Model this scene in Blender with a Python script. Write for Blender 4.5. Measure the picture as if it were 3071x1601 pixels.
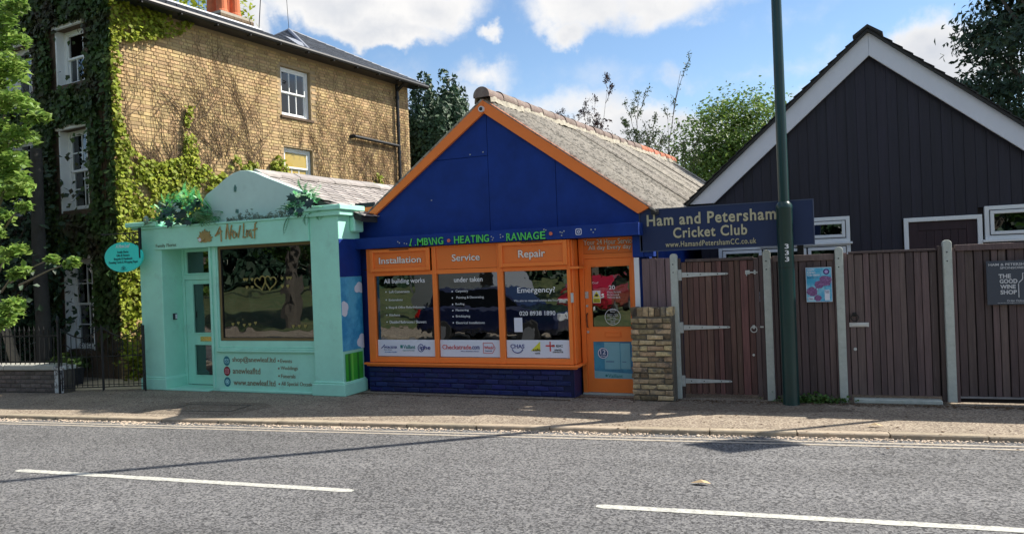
import bpy, bmesh, math, random
import numpy as np
from mathutils import Vector, Matrix, Euler
random.seed(7); np.random.seed(7)
R = math.radians
for o in list(bpy.data.objects): bpy.data.objects.remove(o)
scene = bpy.context.scene
COL = scene.collection

# ------------------------------------------------------------------ camera
cam_d = bpy.data.cameras.new("camera"); cam = bpy.data.objects.new("camera", cam_d); COL.objects.link(cam)
cam_d.sensor_width = 36; cam_d.lens = 36*2300/3071; cam_d.clip_start = 0.05; cam_d.clip_end = 2000
TH, RO = R(22.9), 0.038
Fw = Vector((-math.sin(TH), math.cos(TH), 0)); Rh = Vector((math.cos(TH), math.sin(TH), 0)); Zu = Vector((0, 0, 1))
Rt = math.cos(RO)*Rh - math.sin(RO)*Zu; Up = math.sin(RO)*Rh + math.cos(RO)*Zu
cam.matrix_world = Matrix(((Rt.x, Up.x, -Fw.x, 0), (Rt.y, Up.y, -Fw.y, 0), (Rt.z, Up.z, -Fw.z, 1.9), (0, 0, 0, 1)))
scene.camera = cam

# ------------------------------------------------------------------ light
SUN_EL = R(45); SUN_TO = Vector((-0.80*math.cos(SUN_EL), -0.60*math.cos(SUN_EL), -math.sin(SUN_EL)))
sun_d = bpy.data.lights.new("sun", 'SUN'); sun_d.energy = 3.9; sun_d.angle = R(0.5); sun_d.color = (1.0, 0.93, 0.82)
sun = bpy.data.objects.new("sun", sun_d); COL.objects.link(sun)
sun.rotation_euler = SUN_TO.to_track_quat('-Z', 'Y').to_euler()
sun.location = (20, 20, 30)
scene.view_settings.view_transform = 'Standard'; scene.view_settings.look = 'None'
scene.view_settings.exposure = 1.13; scene.view_settings.gamma = 1.0; scene.view_settings.use_curve_mapping = False
world = bpy.data.worlds.new("World"); scene.world = world; world.use_nodes = True
wn = world.node_tree.nodes; wl = world.node_tree.links; wn.clear()
def N(t, **k):
    n = wn.new(t)
    for a, b in k.items(): setattr(n, a, b)
    return n
wout = N('ShaderNodeOutputWorld'); wbg = N('ShaderNodeBackground'); wbg.inputs[1].default_value = 0.10
sky = N('ShaderNodeTexSky', sky_type='NISHITA'); sky.sun_disc = False
sky.sun_elevation = SUN_EL; sky.sun_rotation = math.atan2(0.80, 0.60); sky.air_density = 1.0; sky.dust_density = 0.1; sky.ozone_density = 2.0
tc = N('ShaderNodeTexCoord')
def wmath(op, a, b=None, c=None, clamp=False):
    n = N('ShaderNodeMath', operation=op); n.use_clamp = clamp
    for i, v in enumerate((a, b, c)):
        if v is None: continue
        if isinstance(v, (int, float)): n.inputs[i].default_value = v
        else: wl.new(v, n.inputs[i])
    return n.outputs[0]
# clouds: cumulus puffs, each a soft ellipsoid in the direction of the sky, frayed by noise
def pxdir(x, y):
    return (Fw + (x-1535.5)/2300*Rt + (800.5-y)/2300*Up).normalized()
warp = N('ShaderNodeTexNoise'); warp.inputs['Scale'].default_value = 3.2; warp.inputs['Detail'].default_value = 8; warp.inputs['Roughness'].default_value = 0.62
wl.new(tc.outputs['Generated'], warp.inputs['Vector'])
CL = [(1040, 20, .085, .030, 1.0), (1270, 15, .075, .030, 1.0), (1150, 95, .075, .020, .9), (1760, 15, .075, .040, 1.0), (1960, 0, .10, .036, .9), (1700, 95, .045, .020, .8), (2080, 60, .05, .02, .6),
      (1452, 108, .022, .014, .85), (1450, 228, .05, .018, .45), (745, 55, .038, .042, .95), (2010, 235, .05, .024, .5),
      (1880, 410, .07, .03, 1.0), (2100, 420, .10, .04, 1.0), (2320, 500, .12, .05, .9), (2810, 170, .055, .04, 1.0), (2900, 120, .07, .03, .6), (2790, 240, .10, .035, 1.0),
      (2480, 300, .05, .035, .7), (2300, 60, .16, .035, .36), (1250, 300, .18, .035, .3), (2300, 180, .25, .03, .40), (1600, 340, .25, .03, .36)]
wv1 = N('ShaderNodeTexNoise'); wv1.inputs['Scale'].default_value = 9; wv1.inputs['Detail'].default_value = 6; wv1.inputs['Roughness'].default_value = .6; wl.new(tc.outputs['Generated'], wv1.inputs['Vector'])
wv2 = N('ShaderNodeVectorMath', operation='SUBTRACT'); wl.new(wv1.outputs['Color'], wv2.inputs[0]); wv2.inputs[1].default_value = (.5, .5, .5)
wv3 = N('ShaderNodeVectorMath', operation='SCALE'); wl.new(wv2.outputs[0], wv3.inputs[0]); wv3.inputs['Scale'].default_value = .13
wv4 = N('ShaderNodeVectorMath', operation='ADD'); wl.new(wv3.outputs[0], wv4.inputs[0]); wl.new(tc.outputs['Generated'], wv4.inputs[1])
acc = None
for (cx, cy, rx, rz, amp) in CL:
    d = pxdir(cx, cy)
    m = N('ShaderNodeVectorMath', operation='SUBTRACT'); wl.new(wv4.outputs[0], m.inputs[0]); m.inputs[1].default_value = d
    s = N('ShaderNodeVectorMath', operation='MULTIPLY'); wl.new(m.outputs[0], s.inputs[0]); s.inputs[1].default_value = (1/rx, 1/rx, 1/rz)
    l = N('ShaderNodeVectorMath', operation='LENGTH'); wl.new(s.outputs[0], l.inputs[0])
    v = wmath('SUBTRACT', 1.45, l.outputs['Value']); v = wmath('MAXIMUM', v, 0.0); v = wmath('MULTIPLY', v, amp)
    acc = v if acc is None else wmath('MAXIMUM', acc, v)
# unseen clouds round the rest of the sky, cover raised to light shaded fronts
big = N('ShaderNodeTexNoise'); big.inputs['Scale'].default_value = 1.9; big.inputs['Detail'].default_value = 3
mp = N('ShaderNodeMapping'); mp.inputs['Scale'].default_value = (1, 1, 2.6); mp.inputs['Location'].default_value = (3.1, 1.7, 0.4)
wl.new(tc.outputs['Generated'], mp.inputs['Vector']); wl.new(mp.outputs[0], big.inputs['Vector'])
sp = N('ShaderNodeSeparateXYZ'); wl.new(tc.outputs['Generated'], sp.inputs[0])
dt = N('ShaderNodeVectorMath', operation='DOT_PRODUCT'); wl.new(tc.outputs['Generated'], dt.inputs[0]); dt.inputs[1].default_value = pxdir(1535, 200)
away = wmath('LESS_THAN', dt.outputs['Value'], 0.72)
bb = wmath('MULTIPLY', wmath('MULTIPLY', wmath('SUBTRACT', big.outputs['Fac'], 0.44), 6.0), away)
acc = wmath('MAXIMUM', acc, bb)
den = wmath('ADD', acc, wmath('MULTIPLY', wmath('SUBTRACT', warp.outputs['Fac'], 0.5), 2.6))
gate = wmath('GREATER_THAN', acc, 0.001)
mr = N('ShaderNodeMapRange', interpolation_type='SMOOTHSTEP'); mr.inputs['From Min'].default_value = 0.12; mr.inputs['From Max'].default_value = 0.95
wl.new(den, mr.inputs['Value'])
alpha = wmath('MULTIPLY', mr.outputs[0], wmath('MINIMUM', wmath('MULTIPLY', acc, 3.0), 1.0))
sh = N('ShaderNodeTexNoise'); sh.inputs['Scale'].default_value = 7; sh.inputs['Detail'].default_value = 5
mp2 = N('ShaderNodeMapping'); mp2.inputs['Scale'].default_value = (1, 1, 2); wl.new(tc.outputs['Generated'], mp2.inputs['Vector']); wl.new(mp2.outputs[0], sh.inputs['Vector'])
shr = N('ShaderNodeMapRange'); shr.inputs['From Min'].default_value = 0.38; shr.inputs['From Max'].default_value = 0.62
wl.new(sh.outputs['Fac'], shr.inputs['Value'])
thick = wmath('SUBTRACT', 1.0, wmath('MULTIPLY', wmath('SUBTRACT', acc, .55), 1.25, clamp=True))
ccf = wmath('MINIMUM', wmath('ADD', wmath('MULTIPLY', shr.outputs[0], .55), wmath('MULTIPLY', thick, .65)), 1.0)
cc = N('ShaderNodeMixRGB'); wl.new(ccf, cc.inputs[0]); cc.inputs[1].default_value = (3.1, 3.25, 3.55, 1); cc.inputs[2].default_value = (4.55, 4.5, 4.45, 1)
mixs = N('ShaderNodeMixRGB'); wl.new(alpha, mixs.inputs[0])
hs = N('ShaderNodeHueSaturation'); hs.inputs['Saturation'].default_value = 1.05; hs.inputs['Value'].default_value = .78
wl.new(sky.outputs[0], hs.inputs['Color'])
wl.new(hs.outputs[0], mixs.inputs[1]); wl.new(cc.outputs[0], mixs.inputs[2])
wl.new(mixs.outputs[0], wbg.inputs[0]); wl.new(wbg.outputs[0], wout.inputs[0])

# ------------------------------------------------------------------ materials
MATS = {}
def mat(name, col, rough=0.6, var=0.0, vscale=8.0, bump=0.0, bscale=60.0, metal=0.0, rnd=0.0, dirt=None, spec=0.5, stretch=(1, 1, 1), trans=0.0, col2=None, c2scale=3.0, c2lo=.45, c2hi=.6, island=False, coat=0.0):
    if name in MATS: return MATS[name]
    m = bpy.data.materials.new(name); m.use_nodes = True; nt = m.node_tree; n = nt.nodes; l = nt.links
    b = n['Principled BSDF']; b.inputs['Roughness'].default_value = rough; b.inputs['Metallic'].default_value = metal
    b.inputs['Specular IOR Level'].default_value = spec; b.inputs['Coat Weight'].default_value = coat
    tcn = n.new('ShaderNodeTexCoord'); mpn = n.new('ShaderNodeMapping'); mpn.inputs['Scale'].default_value = stretch
    l.new(tcn.outputs['Object'], mpn.inputs['Vector'])
    vec = mpn.outputs[0]
    if rnd:
        oi = n.new('ShaderNodeObjectInfo'); ad = n.new('ShaderNodeVectorMath'); ad.operation = 'ADD'
        cm = n.new('ShaderNodeVectorMath'); cm.operation = 'SCALE'; cm.inputs['Scale'].default_value = 37.0
        l.new(oi.outputs['Location'], cm.inputs[0]); l.new(vec, ad.inputs[0]); l.new(cm.outputs[0], ad.inputs[1]); vec = ad.outputs[0]
    cur = None
    def rgb(c): return (c[0], c[1], c[2], 1)
    base = n.new('ShaderNodeRGB'); base.outputs[0].default_value = rgb(col); cur = base.outputs[0]
    if col2 is not None:
        t = n.new('ShaderNodeTexNoise'); t.inputs['Scale'].default_value = c2scale; t.inputs['Detail'].default_value = 6; t.inputs['Roughness'].default_value = .65; l.new(vec, t.inputs['Vector'])
        r = n.new('ShaderNodeMapRange'); r.inputs['From Min'].default_value = c2lo; r.inputs['From Max'].default_value = c2hi; l.new(t.outputs['Fac'], r.inputs['Value'])
        mx = n.new('ShaderNodeMixRGB'); l.new(r.outputs[0], mx.inputs[0]); l.new(cur, mx.inputs[1]); mx.inputs[2].default_value = rgb(col2); cur = mx.outputs[0]
    if var or rnd:
        hv = n.new('ShaderNodeHueSaturation'); l.new(cur, hv.inputs['Color'])
        val = None
        if var:
            t = n.new('ShaderNodeTexNoise'); t.inputs['Scale'].default_value = vscale; t.inputs['Detail'].default_value = 7; t.inputs['Roughness'].default_value = .7; l.new(vec, t.inputs['Vector'])
            r = n.new('ShaderNodeMapRange'); r.inputs['From Min'].default_value = .25; r.inputs['From Max'].default_value = .75
            r.inputs['To Min'].default_value = 1-var; r.inputs['To Max'].default_value = 1+var; l.new(t.outputs['Fac'], r.inputs['Value']); val = r.outputs[0]
        if rnd:
            src = oi.outputs['Random']
            if island:
                ge = n.new('ShaderNodeNewGeometry'); a = n.new('ShaderNodeMath'); a.operation = 'ADD'; l.new(ge.outputs['Random Per Island'], a.inputs[0]); l.new(src, a.inputs[1])
                fr = n.new('ShaderNodeMath'); fr.operation = 'FRACT'; l.new(a.outputs[0], fr.inputs[0]); src = fr.outputs[0]
            r2 = n.new('ShaderNodeMapRange'); r2.inputs['To Min'].default_value = 1-rnd; r2.inputs['To Max'].default_value = 1+rnd; l.new(src, r2.inputs['Value'])
            if val is None: val = r2.outputs[0]
            else:
                mm = n.new('ShaderNodeMath'); mm.operation = 'MULTIPLY'; l.new(val, mm.inputs[0]); l.new(r2.outputs[0], mm.inputs[1]); val = mm.outputs[0]
            # small hue drift
            w = n.new('ShaderNodeMath'); w.operation = 'MULTIPLY'; w.inputs[1].default_value = 7.13; l.new(src, w.inputs[0])
            f2 = n.new('ShaderNodeMath'); f2.operation = 'FRACT'; l.new(w.outputs[0], f2.inputs[0])
            r3 = n.new('ShaderNodeMapRange'); r3.inputs['To Min'].default_value = .5-.02*min(1, rnd*3); r3.inputs['To Max'].default_value = .5+.012*min(1, rnd*3); l.new(f2.outputs[0], r3.inputs['Value']); l.new(r3.outputs[0], hv.inputs['Hue'])
        l.new(val, hv.inputs['Value']); cur = hv.outputs[0]
    if dirt is not None:
        dc, dsc, dlo, dhi, damt = dirt
        t = n.new('ShaderNodeTexNoise'); t.inputs['Scale'].default_value = dsc; t.inputs['Detail'].default_value = 9; t.inputs['Roughness'].default_value = .7; l.new(vec, t.inputs['Vector'])
        r = n.new('ShaderNodeMapRange'); r.inputs['From Min'].default_value = dlo; r.inputs['From Max'].default_value = dhi; r.inputs['To Max'].default_value = damt; l.new(t.outputs['Fac'], r.inputs['Value'])
        mx = n.new('ShaderNodeMixRGB'); l.new(r.outputs[0], mx.inputs[0]); l.new(cur, mx.inputs[1]); mx.inputs[2].default_value = rgb(dc); cur = mx.outputs[0]
    l.new(cur, b.inputs['Base Color'])
    if bump:
        t = n.new('ShaderNodeTexNoise'); t.inputs['Scale'].default_value = bscale; t.inputs['Detail'].default_value = 5; l.new(vec, t.inputs['Vector'])
        bp = n.new('ShaderNodeBump'); bp.inputs['Strength'].default_value = bump; bp.inputs['Distance'].default_value = 0.01; l.new(t.outputs['Fac'], bp.inputs['Height']); l.new(bp.outputs[0], b.inputs['Normal'])
    if trans:
        out = n['Material Output']; tr = n.new('ShaderNodeBsdfTranslucent'); l.new(cur, tr.inputs['Color']); ms = n.new('ShaderNodeMixShader'); ms.inputs[0].default_value = trans
        l.new(b.outputs[0], ms.inputs[1]); l.new(tr.outputs[0], ms.inputs[2]); l.new(ms.outputs[0], out.inputs[0])
    MATS[name] = m; return m
def glass_mat(name, refl=0.22, tint=(.35, .4, .4), wav=0.02, wscale=1.6):
    if name in MATS: return MATS[name]
    m = bpy.data.materials.new(name); m.use_nodes = True; nt = m.node_tree; n = nt.nodes; l = nt.links
    n.remove(n['Principled BSDF']); out = n['Material Output']
    g = n.new('ShaderNodeBsdfGlossy'); g.inputs['Roughness'].default_value = 0.0; g.inputs['Color'].default_value = (.9, .93, .95, 1)
    t = n.new('ShaderNodeBsdfTransparent'); t.inputs['Color'].default_value = (*tint, 1)
    fr = n.new('ShaderNodeFresnel'); fr.inputs['IOR'].default_value = 1.5
    a = n.new('ShaderNodeMath'); a.operation = 'ADD'; a.inputs[1].default_value = refl; l.new(fr.outputs[0], a.inputs[0]); a.use_clamp = True
    ms = n.new('ShaderNodeMixShader'); l.new(a.outputs[0], ms.inputs[0]); l.new(t.outputs[0], ms.inputs[1]); l.new(g.outputs[0], ms.inputs[2]); l.new(ms.outputs[0], out.inputs[0])
    tcn = n.new('ShaderNodeTexCoord'); no = n.new('ShaderNodeTexNoise'); no.inputs['Scale'].default_value = wscale; no.inputs['Detail'].default_value = 2; l.new(tcn.outputs['Object'], no.inputs['Vector'])
    bp = n.new('ShaderNodeBump'); bp.inputs['Strength'].default_value = wav; bp.inputs['Distance'].default_value = 1.0; l.new(no.outputs['Fac'], bp.inputs['Height']); l.new(bp.outputs[0], g.inputs['Normal'])
    MATS[name] = m; return m

# ------------------------------------------------------------------ object helpers
def link(o, parent=None):
    COL.objects.link(o)
    if parent is not None: o.parent = parent
    return o
def thing(name, label, cat, loc=(0, 0, 0), rz=0.0, group=None, kind=None):
    o = bpy.data.objects.new(name, None); o.empty_display_size = .2; link(o); o.location = loc; o.rotation_euler = (0, 0, rz)
    if label: o['label'] = label
    if cat: o['category'] = cat
    if group: o['group'] = group
    if kind: o['kind'] = kind
    return o
def tag(o, label=None, cat=None, group=None, kind=None):
    if label: o['label'] = label
    if cat: o['category'] = cat
    if group: o['group'] = group
    if kind: o['kind'] = kind
    return o
class MB:
    def __init__(s): s.v = []; s.f = []
    def add(s, vs, fs):
        k = len(s.v); s.v += [tuple(v) for v in vs]; s.f += [tuple(i+k for i in f) for f in fs]; return s
    def box(s, x0, x1, y0, y1, z0, z1):
        vs = [(x0, y0, z0), (x1, y0, z0), (x1, y1, z0), (x0, y1, z0), (x0, y0, z1), (x1, y0, z1), (x1, y1, z1), (x0, y1, z1)]
        return s.add(vs, [(0, 3, 2, 1), (4, 5, 6, 7), (0, 1, 5, 4), (1, 2, 6, 5), (2, 3, 7, 6), (3, 0, 4, 7)])
    def prism(s, pts, y0, y1, skew=0.0):   # polygon in x-z, counter-clockwise seen from -y, extruded along y
        n = len(pts)
        if sum(pts[i][0]*pts[(i+1) % n][1]-pts[(i+1) % n][0]*pts[i][1] for i in range(n)) < 0: pts = pts[::-1]
        vs = [(x+skew*y0, y0, z) for x, z in pts]+[(x+skew*y1, y1, z) for x, z in pts]
        fs = [tuple(range(n)), tuple(range(2*n-1, n-1, -1))]+[(i+n, (i+1) % n+n, (i+1) % n, i) for i in range(n)]
        return s.add(vs, fs)
    def tube(s, pts, rad, n=8, cap=True, closed=False):
        pts = [Vector(p) for p in pts]; m = len(pts); rs = rad if isinstance(rad, (list, tuple)) else [rad]*m
        k = len(s.v); up = Vector((0.013, 0.027, 1)).normalized()
        for i, p in enumerate(pts):
            a = pts[i-1] if (i > 0 or closed) else p; b = pts[(i+1) % m] if (i < m-1 or closed) else p
            t = (b-a).normalized() if (b-a).length > 1e-9 else Vector((0, 0, 1))
            u = t.cross(up); u = (u.normalized() if u.length > .05 else t.cross(Vector((1, 0, 0))).normalized()); w = t.cross(u)
            for j in range(n):
                an = 2*math.pi*j/n; s.v.append(tuple(p+rs[i]*(math.cos(an)*u+math.sin(an)*w)))
        for i in range(m if closed else m-1):
            i2 = (i+1) % m
            for j in range(n):
                j2 = (j+1) % n; s.f.append((k+i*n+j, k+i*n+j2, k+i2*n+j2, k+i2*n+j))
        if cap and not closed:
            s.f.append(tuple(k+j for j in range(n-1, -1, -1))); s.f.append(tuple(k+(m-1)*n+j for j in range(n)))
        return s
    def disc(s, cx, cz, r, y0, y1, n=24, rz=None):
        rz = rz or r
        return s.prism([(cx+r*math.cos(2*math.pi*i/n), cz+rz*math.sin(2*math.pi*i/n)) for i in range(n)], y0, y1)
    def ring(s, cx, cz, r, w, y0, y1, n=24, rz=None):
        rz = rz or r; k = len(s.v)
        for i in range(n):
            c, d = math.cos(2*math.pi*i/n), math.sin(2*math.pi*i/n)
            for (q, y) in ((1, y0), (0, y0), (0, y1), (1, y1)):
                s.v.append((cx+(r-q*w)*c, y, cz+(rz-q*w)*d))
        for i in range(n):
            a = k+4*i; b = k+4*((i+1) % n)
            for j in range(4): s.f.append((a+j, a+(j+1) % 4, b+(j+1) % 4, b+j))
        return s
    def frame(s, x0, x1, z0, z1, w, y0, y1, wb=None, wt=None):
        wb = wb or w; wt = wt or w
        s.box(x0, x0+w, y0, y1, z0, z1); s.box(x1-w, x1, y0, y1, z0, z1)
        s.box(x0+w, x1-w, y0, y1, z0, z0+wb); return s.box(x0+w, x1-w, y0, y1, z1-wt, z1)
    def mesh(s, name, material=None, smooth=False):
        me = bpy.data.meshes.new(name); me.from_pydata(s.v, [], s.f)
        if material: me.materials.append(material)
        if smooth:
            me.polygons.foreach_set('use_smooth', [True]*len(me.polygons)); me.update()
        return me
    def build(s, name, material, parent=None, smooth=False, bevel=0.0, loc=None, auto=False):
        me = s.mesh(name, material, smooth)
        bm = bmesh.new(); bm.from_mesh(me); bmesh.ops.recalc_face_normals(bm, faces=bm.faces); bm.to_mesh(me); bm.free()
        o = bpy.data.objects.new(name, me); link(o, parent)
        if loc: o.location = loc
        if bevel:
            md = o.modifiers.new('bevel', 'BEVEL'); md.width = bevel; md.segments = 1; md.limit_method = 'ANGLE'; md.angle_limit = R(40)
        if auto:
            me.polygons.foreach_set('use_smooth', [True]*len(me.polygons))
            me.set_sharp_from_angle(angle=R(35))
        return o
def inst(name, me, parent, loc, rot=(0, 0, 0), sc=(1, 1, 1)):
    o = bpy.data.objects.new(name, me); link(o, parent); o.location = loc; o.rotation_euler = rot; o.scale = sc; return o
def rough_box_mesh(name, w, d, h, material, c=0.006, jit=0.003, seed=0):
    """brick-like block: front (-y) face chamfered, a little irregular; origin at centre of the front face"""
    rn = random.Random(seed); j = lambda: rn.uniform(-jit, jit)
    x, z = w/2, h/2
    vs = []
    for (sx, sz) in ((-1, -1), (1, -1), (1, 1), (-1, 1)): vs.append((sx*(x-c)+j(), j()*.6, sz*(z-c)+j()))
    for (sx, sz) in ((-1, -1), (1, -1), (1, 1), (-1, 1)): vs.append((sx*x+j(), c+j()*.5, sz*z+j()))
    for (sx, sz) in ((-1, -1), (1, -1), (1, 1), (-1, 1)): vs.append((sx*x, d, sz*z))
    fs = [(0, 1, 2, 3)]
    for k in (0, 4):
        for i in range(4): fs.append((k+i, k+4+i, k+4+(i+1) % 4, k+(i+1) % 4))
    fs.append((11, 10, 9, 8))
    me = bpy.data.meshes.new(name); me.from_pydata(vs, [], fs); me.materials.append(material)
    bm = bmesh.new(); bm.from_mesh(me); bmesh.ops.recalc_face_normals(bm, faces=bm.faces); bm.to_mesh(me); bm.free()
    return me
def clip(poly, a, b, c):   # keep a*x+b*z<=c
    out = []; n = len(poly)
    for i in range(n):
        p, q = poly[i], poly[(i+1) % n]; dp = a*p[0]+b*p[1]-c; dq = a*q[0]+b*q[1]-c
        if dp <= 0: out.append(p)
        if dp*dq < 0:
            t = dp/(dp-dq); out.append((p[0]+t*(q[0]-p[0]), p[1]+t*(q[1]-p[1])))
    return out
def holed(x0, x1, z0, z1, holes):
    """split a rectangle round rectangular openings; returns list of rects"""
    xs = sorted({x0, x1, *[h[0] for h in holes], *[h[1] for h in holes]}); zs = sorted({z0, z1, *[h[2] for h in holes], *[h[3] for h in holes]})
    out = []
    for i in range(len(xs)-1):
        for j in range(len(zs)-1):
            cx, cz = (xs[i]+xs[i+1])/2, (zs[j]+zs[j+1])/2
            if not any(h[0] < cx < h[1] and h[2] < cz < h[3] for h in holes): out.append((xs[i], xs[i+1], zs[j], zs[j+1]))
    return out
_tc = {}
def text(s, x0, x1, z0, z1, y, material, parent, name='lettering', bold=0.0, depth=0.004, shear=0.0, spacing=1.0, align='CENTER'):
    """flat lettering fitted to a rectangle in the x-z plane, facing -y"""
    c = bpy.data.curves.new(name, 'FONT'); c.body = s; c.offset = bold; c.extrude = 0.02; c.resolution_u = 3; c.shear = shear; c.space_character = spacing; c.align_x = align
    t = bpy.data.objects.new('t', c); me = bpy.data.meshes.new_from_object(t); bpy.data.objects.remove(t); bpy.data.curves.remove(c)
    co = np.empty(len(me.vertices)*3); me.vertices.foreach_get('co', co); co = co.reshape(-1, 3)
    mn, mx = co.min(0), co.max(0); out = np.empty_like(co)
    out[:, 0] = x0+(co[:, 0]-mn[0])/(mx[0]-mn[0])*(x1-x0); out[:, 2] = z0+(co[:, 1]-mn[1])/(mx[1]-mn[1])*(z1-z0)
    out[:, 1] = y-(co[:, 2]-mn[2])/(mx[2]-mn[2])*depth
    me.vertices.foreach_set('co', out.ravel()); me.update(); me.materials.clear(); me.materials.append(material); me.name = name
    o = bpy.data.objects.new(name, me); return link(o, parent)
def leaf_mesh(name, pts, nrm, size, material, parent, aspect=1.0, jitter=0.6, droop=0.0, shape='fold', szvar=0.35):
    """many leaf blades in one mesh: each a folded rhombus of 2 quads"""
    n = len(pts); pts = np.asarray(pts, float); nrm = np.asarray(nrm, float)
    if nrm.ndim == 1: nrm = np.tile(nrm, (n, 1))
    nr = nrm+np.random.normal(0, jitter, (n, 3)); nr /= np.linalg.norm(nr, axis=1)[:, None]+1e-9
    t = np.random.normal(0, 1, (n, 3)); t[:, 2] -= droop*2; t -= (t*nr).sum(1)[:, None]*nr; t /= np.linalg.norm(t, axis=1)[:, None]+1e-9
    b = np.cross(nr, t); s = (size*(1+np.random.uniform(-szvar, szvar, n)))[:, None] if not hasattr(size, '__len__') else np.asarray(size)[:, None]
    w = s*aspect
    base = pts-t*s*.5; tip = pts+t*s*.5; mid = pts+t*s*.02-nr*s*.06; L = pts-t*s*.08+b*w*.5+nr*s*.09; Rr = pts-t*s*.08-b*w*.5+nr*s*.09
    V = np.stack([base, L, tip, Rr], 1).reshape(-1, 3)
    F = (np.arange(n)[:, None]*4+np.array([0, 1, 2, 3])[None]).reshape(-1)
    me = bpy.data.meshes.new(name); me.vertices.add(len(V)); me.vertices.foreach_set('co', V.ravel())
    tri = (np.arange(n)[:, None]*4+np.array([0, 1, 2, 0, 2, 3])[None]).reshape(-1)
    nt = 2*n; me.loops.add(nt*3); me.loops.foreach_set('vertex_index', tri); me.polygons.add(nt)
    me.polygons.foreach_set('loop_start', np.arange(nt)*3); me.polygons.foreach_set('loop_total', np.full(nt, 3)); me.update(calc_edges=True)
    me.materials.append(material); o = bpy.data.objects.new(name, me); return link(o, parent)

# ------------------------------------------------------------------ palette
GREEN = mat('green_paint', (.39, .82, .65), .5, var=.09, vscale=3, bump=.15, bscale=40, dirt=((.14, .22, .17), 2.4, .56, .78, .35))
GREEN2 = mat('pale_green_render', (.54, .74, .68), .7, var=.06, vscale=3, bump=.2, bscale=25, dirt=((.2, .3, .27), 2.5, .6, .8, .4))
BLUE = mat('navy_paint', (.007, .036, .22), .6, spec=.25, var=.25, vscale=2.5, bump=.08, bscale=30, dirt=((.03, .05, .1), 6.0, .64, .75, .5))
BLUEB = mat('navy_brick_paint', (.006, .012, .10), .5, var=.2, vscale=6, bump=.5, bscale=35, rnd=.2, dirt=((.02, .02, .04), 9.0, .6, .7, .6))
ORANGE = mat('orange_paint', (.95, .23, .035), .45, var=.05, vscale=4, bump=.08, bscale=30, dirt=((.35, .12, .04), 7.0, .66, .8, .5))
ORANGE_D = mat('orange_board', (.85, .20, .03), .5, var=.05, vscale=4)
WHITE = mat('white_paint', (.72, .74, .76), .45, var=.05, vscale=6, dirt=((.35, .33, .3), 8.0, .6, .8, .35))
WHITES = mat('white_film', (.74, .76, .85), .5)
CREAM = mat('cream_letter', (.85, .78, .70), .5)
REDL = mat('red_letter', (.6, .05, .05), .5)
NAVYL = mat('navy_letter', (.02, .03, .22), .5)
TEALL = mat('teal_letter', (.02, .22, .22), .5)
LIME = mat('lime_letter', (.10, .62, .12), .5)
GLASS = glass_mat('window_glass', .12, (.22, .28, .30), .008, 1.3)
GLASS2 = glass_mat('shop_glass', .15, (.22, .28, .30), .0035, 3.0)
DARKIN = mat('dark_interior', (.012, .016, .02), .9)
INTER = mat('interior', (.05, .06, .06), .9, var=.5, vscale=2)
METAL_D = mat('black_iron', (.012, .013, .015), .45, metal=.2, var=.2, vscale=30)
BLACKP = mat('black_plastic', (.015, .018, .03), .35, var=.2)
GALV = mat('galvanised', (.50, .52, .50), .5, metal=.25, var=.2, vscale=20, rnd=.08)
CONC = mat('concrete', (.46, .49, .44), .9, var=.16, vscale=14, bump=.5, bscale=90, dirt=((.14, .16, .12), 5.0, .55, .8, .55))
WOODF = mat('fence_wood', (.108, .074, .068), .7, var=.35, vscale=3.0, stretch=(14, 14, .8), bump=.5, bscale=9, rnd=.42, dirt=((.27, .22, .20), 2.2, .58, .78, .5))
WOODG = mat('gate_wood', (.105, .052, .040), .65, var=.55, vscale=3.0, stretch=(14, 14, .8), bump=.5, bscale=9, rnd=.45, dirt=((.27, .20, .17), 2.2, .58, .74, .6))
WOODP = mat('panel_wood', (.19, .125, .125), .75, var=.35, vscale=3.0, stretch=(12, 12, .8), bump=.5, bscale=9, rnd=.2, dirt=((.28, .24, .23), 2.2, .6, .8, .4))
BARNW = mat('barn_wood', (.013, .011, .022), .6, var=.4, vscale=2.0, stretch=(10, 10, .5), bump=.3, bscale=9, rnd=.16)
BARND = mat('barn_door_wood', (.03, .013, .017), .65, var=.3, vscale=2.0, stretch=(10, 10, .5), rnd=.15)
BARGE = mat('barge_white', (.66, .68, .74), .55, var=.05, vscale=2, dirt=((.3, .32, .34), 2.5, .6, .8, .3))
ROOFD = mat('dark_roof', (.03, .03, .03), .85, var=.3, vscale=8, bump=.4, bscale=30)
SLATE = mat('blue_slate', (.085, .095, .115), .55, var=.2, vscale=5, stretch=(1, 1, 3), bump=.3, bscale=14, rnd=.2, island=True)
GSLATE = mat('old_slate', (.37, .34, .32), .8, var=.2, vscale=6, bump=.4, bscale=30, rnd=.25, dirt=((.18, .15, .14), 7.0, .5, .7, .6))
LEAD = mat('lead', (.30, .32, .36), .5, metal=.3, var=.15)
CORR = mat('fibre_cement', (.38, .35, .30), .95, var=.15, vscale=5, bump=.6, bscale=45, rnd=.10, col2=(.15, .14, .12), c2scale=17.0, c2lo=.49, c2hi=.60, dirt=((.52, .50, .45), 40.0, .54, .66, .6))
RIDGE = mat('ridge_tile_grey', (.20, .15, .13), .9, var=.25, vscale=9, bump=.5, bscale=40, rnd=.15, dirt=((.35, .33, .28), 8.0, .5, .7, .6))
RIDGER = mat('ridge_tile_red', (.45, .16, .09), .9, var=.25, vscale=9, bump=.5, bscale=40, rnd=.15)
MORTAR = mat('mortar', (.42, .38, .31), .95, var=.2, vscale=30, bump=.5, bscale=90)
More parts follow.
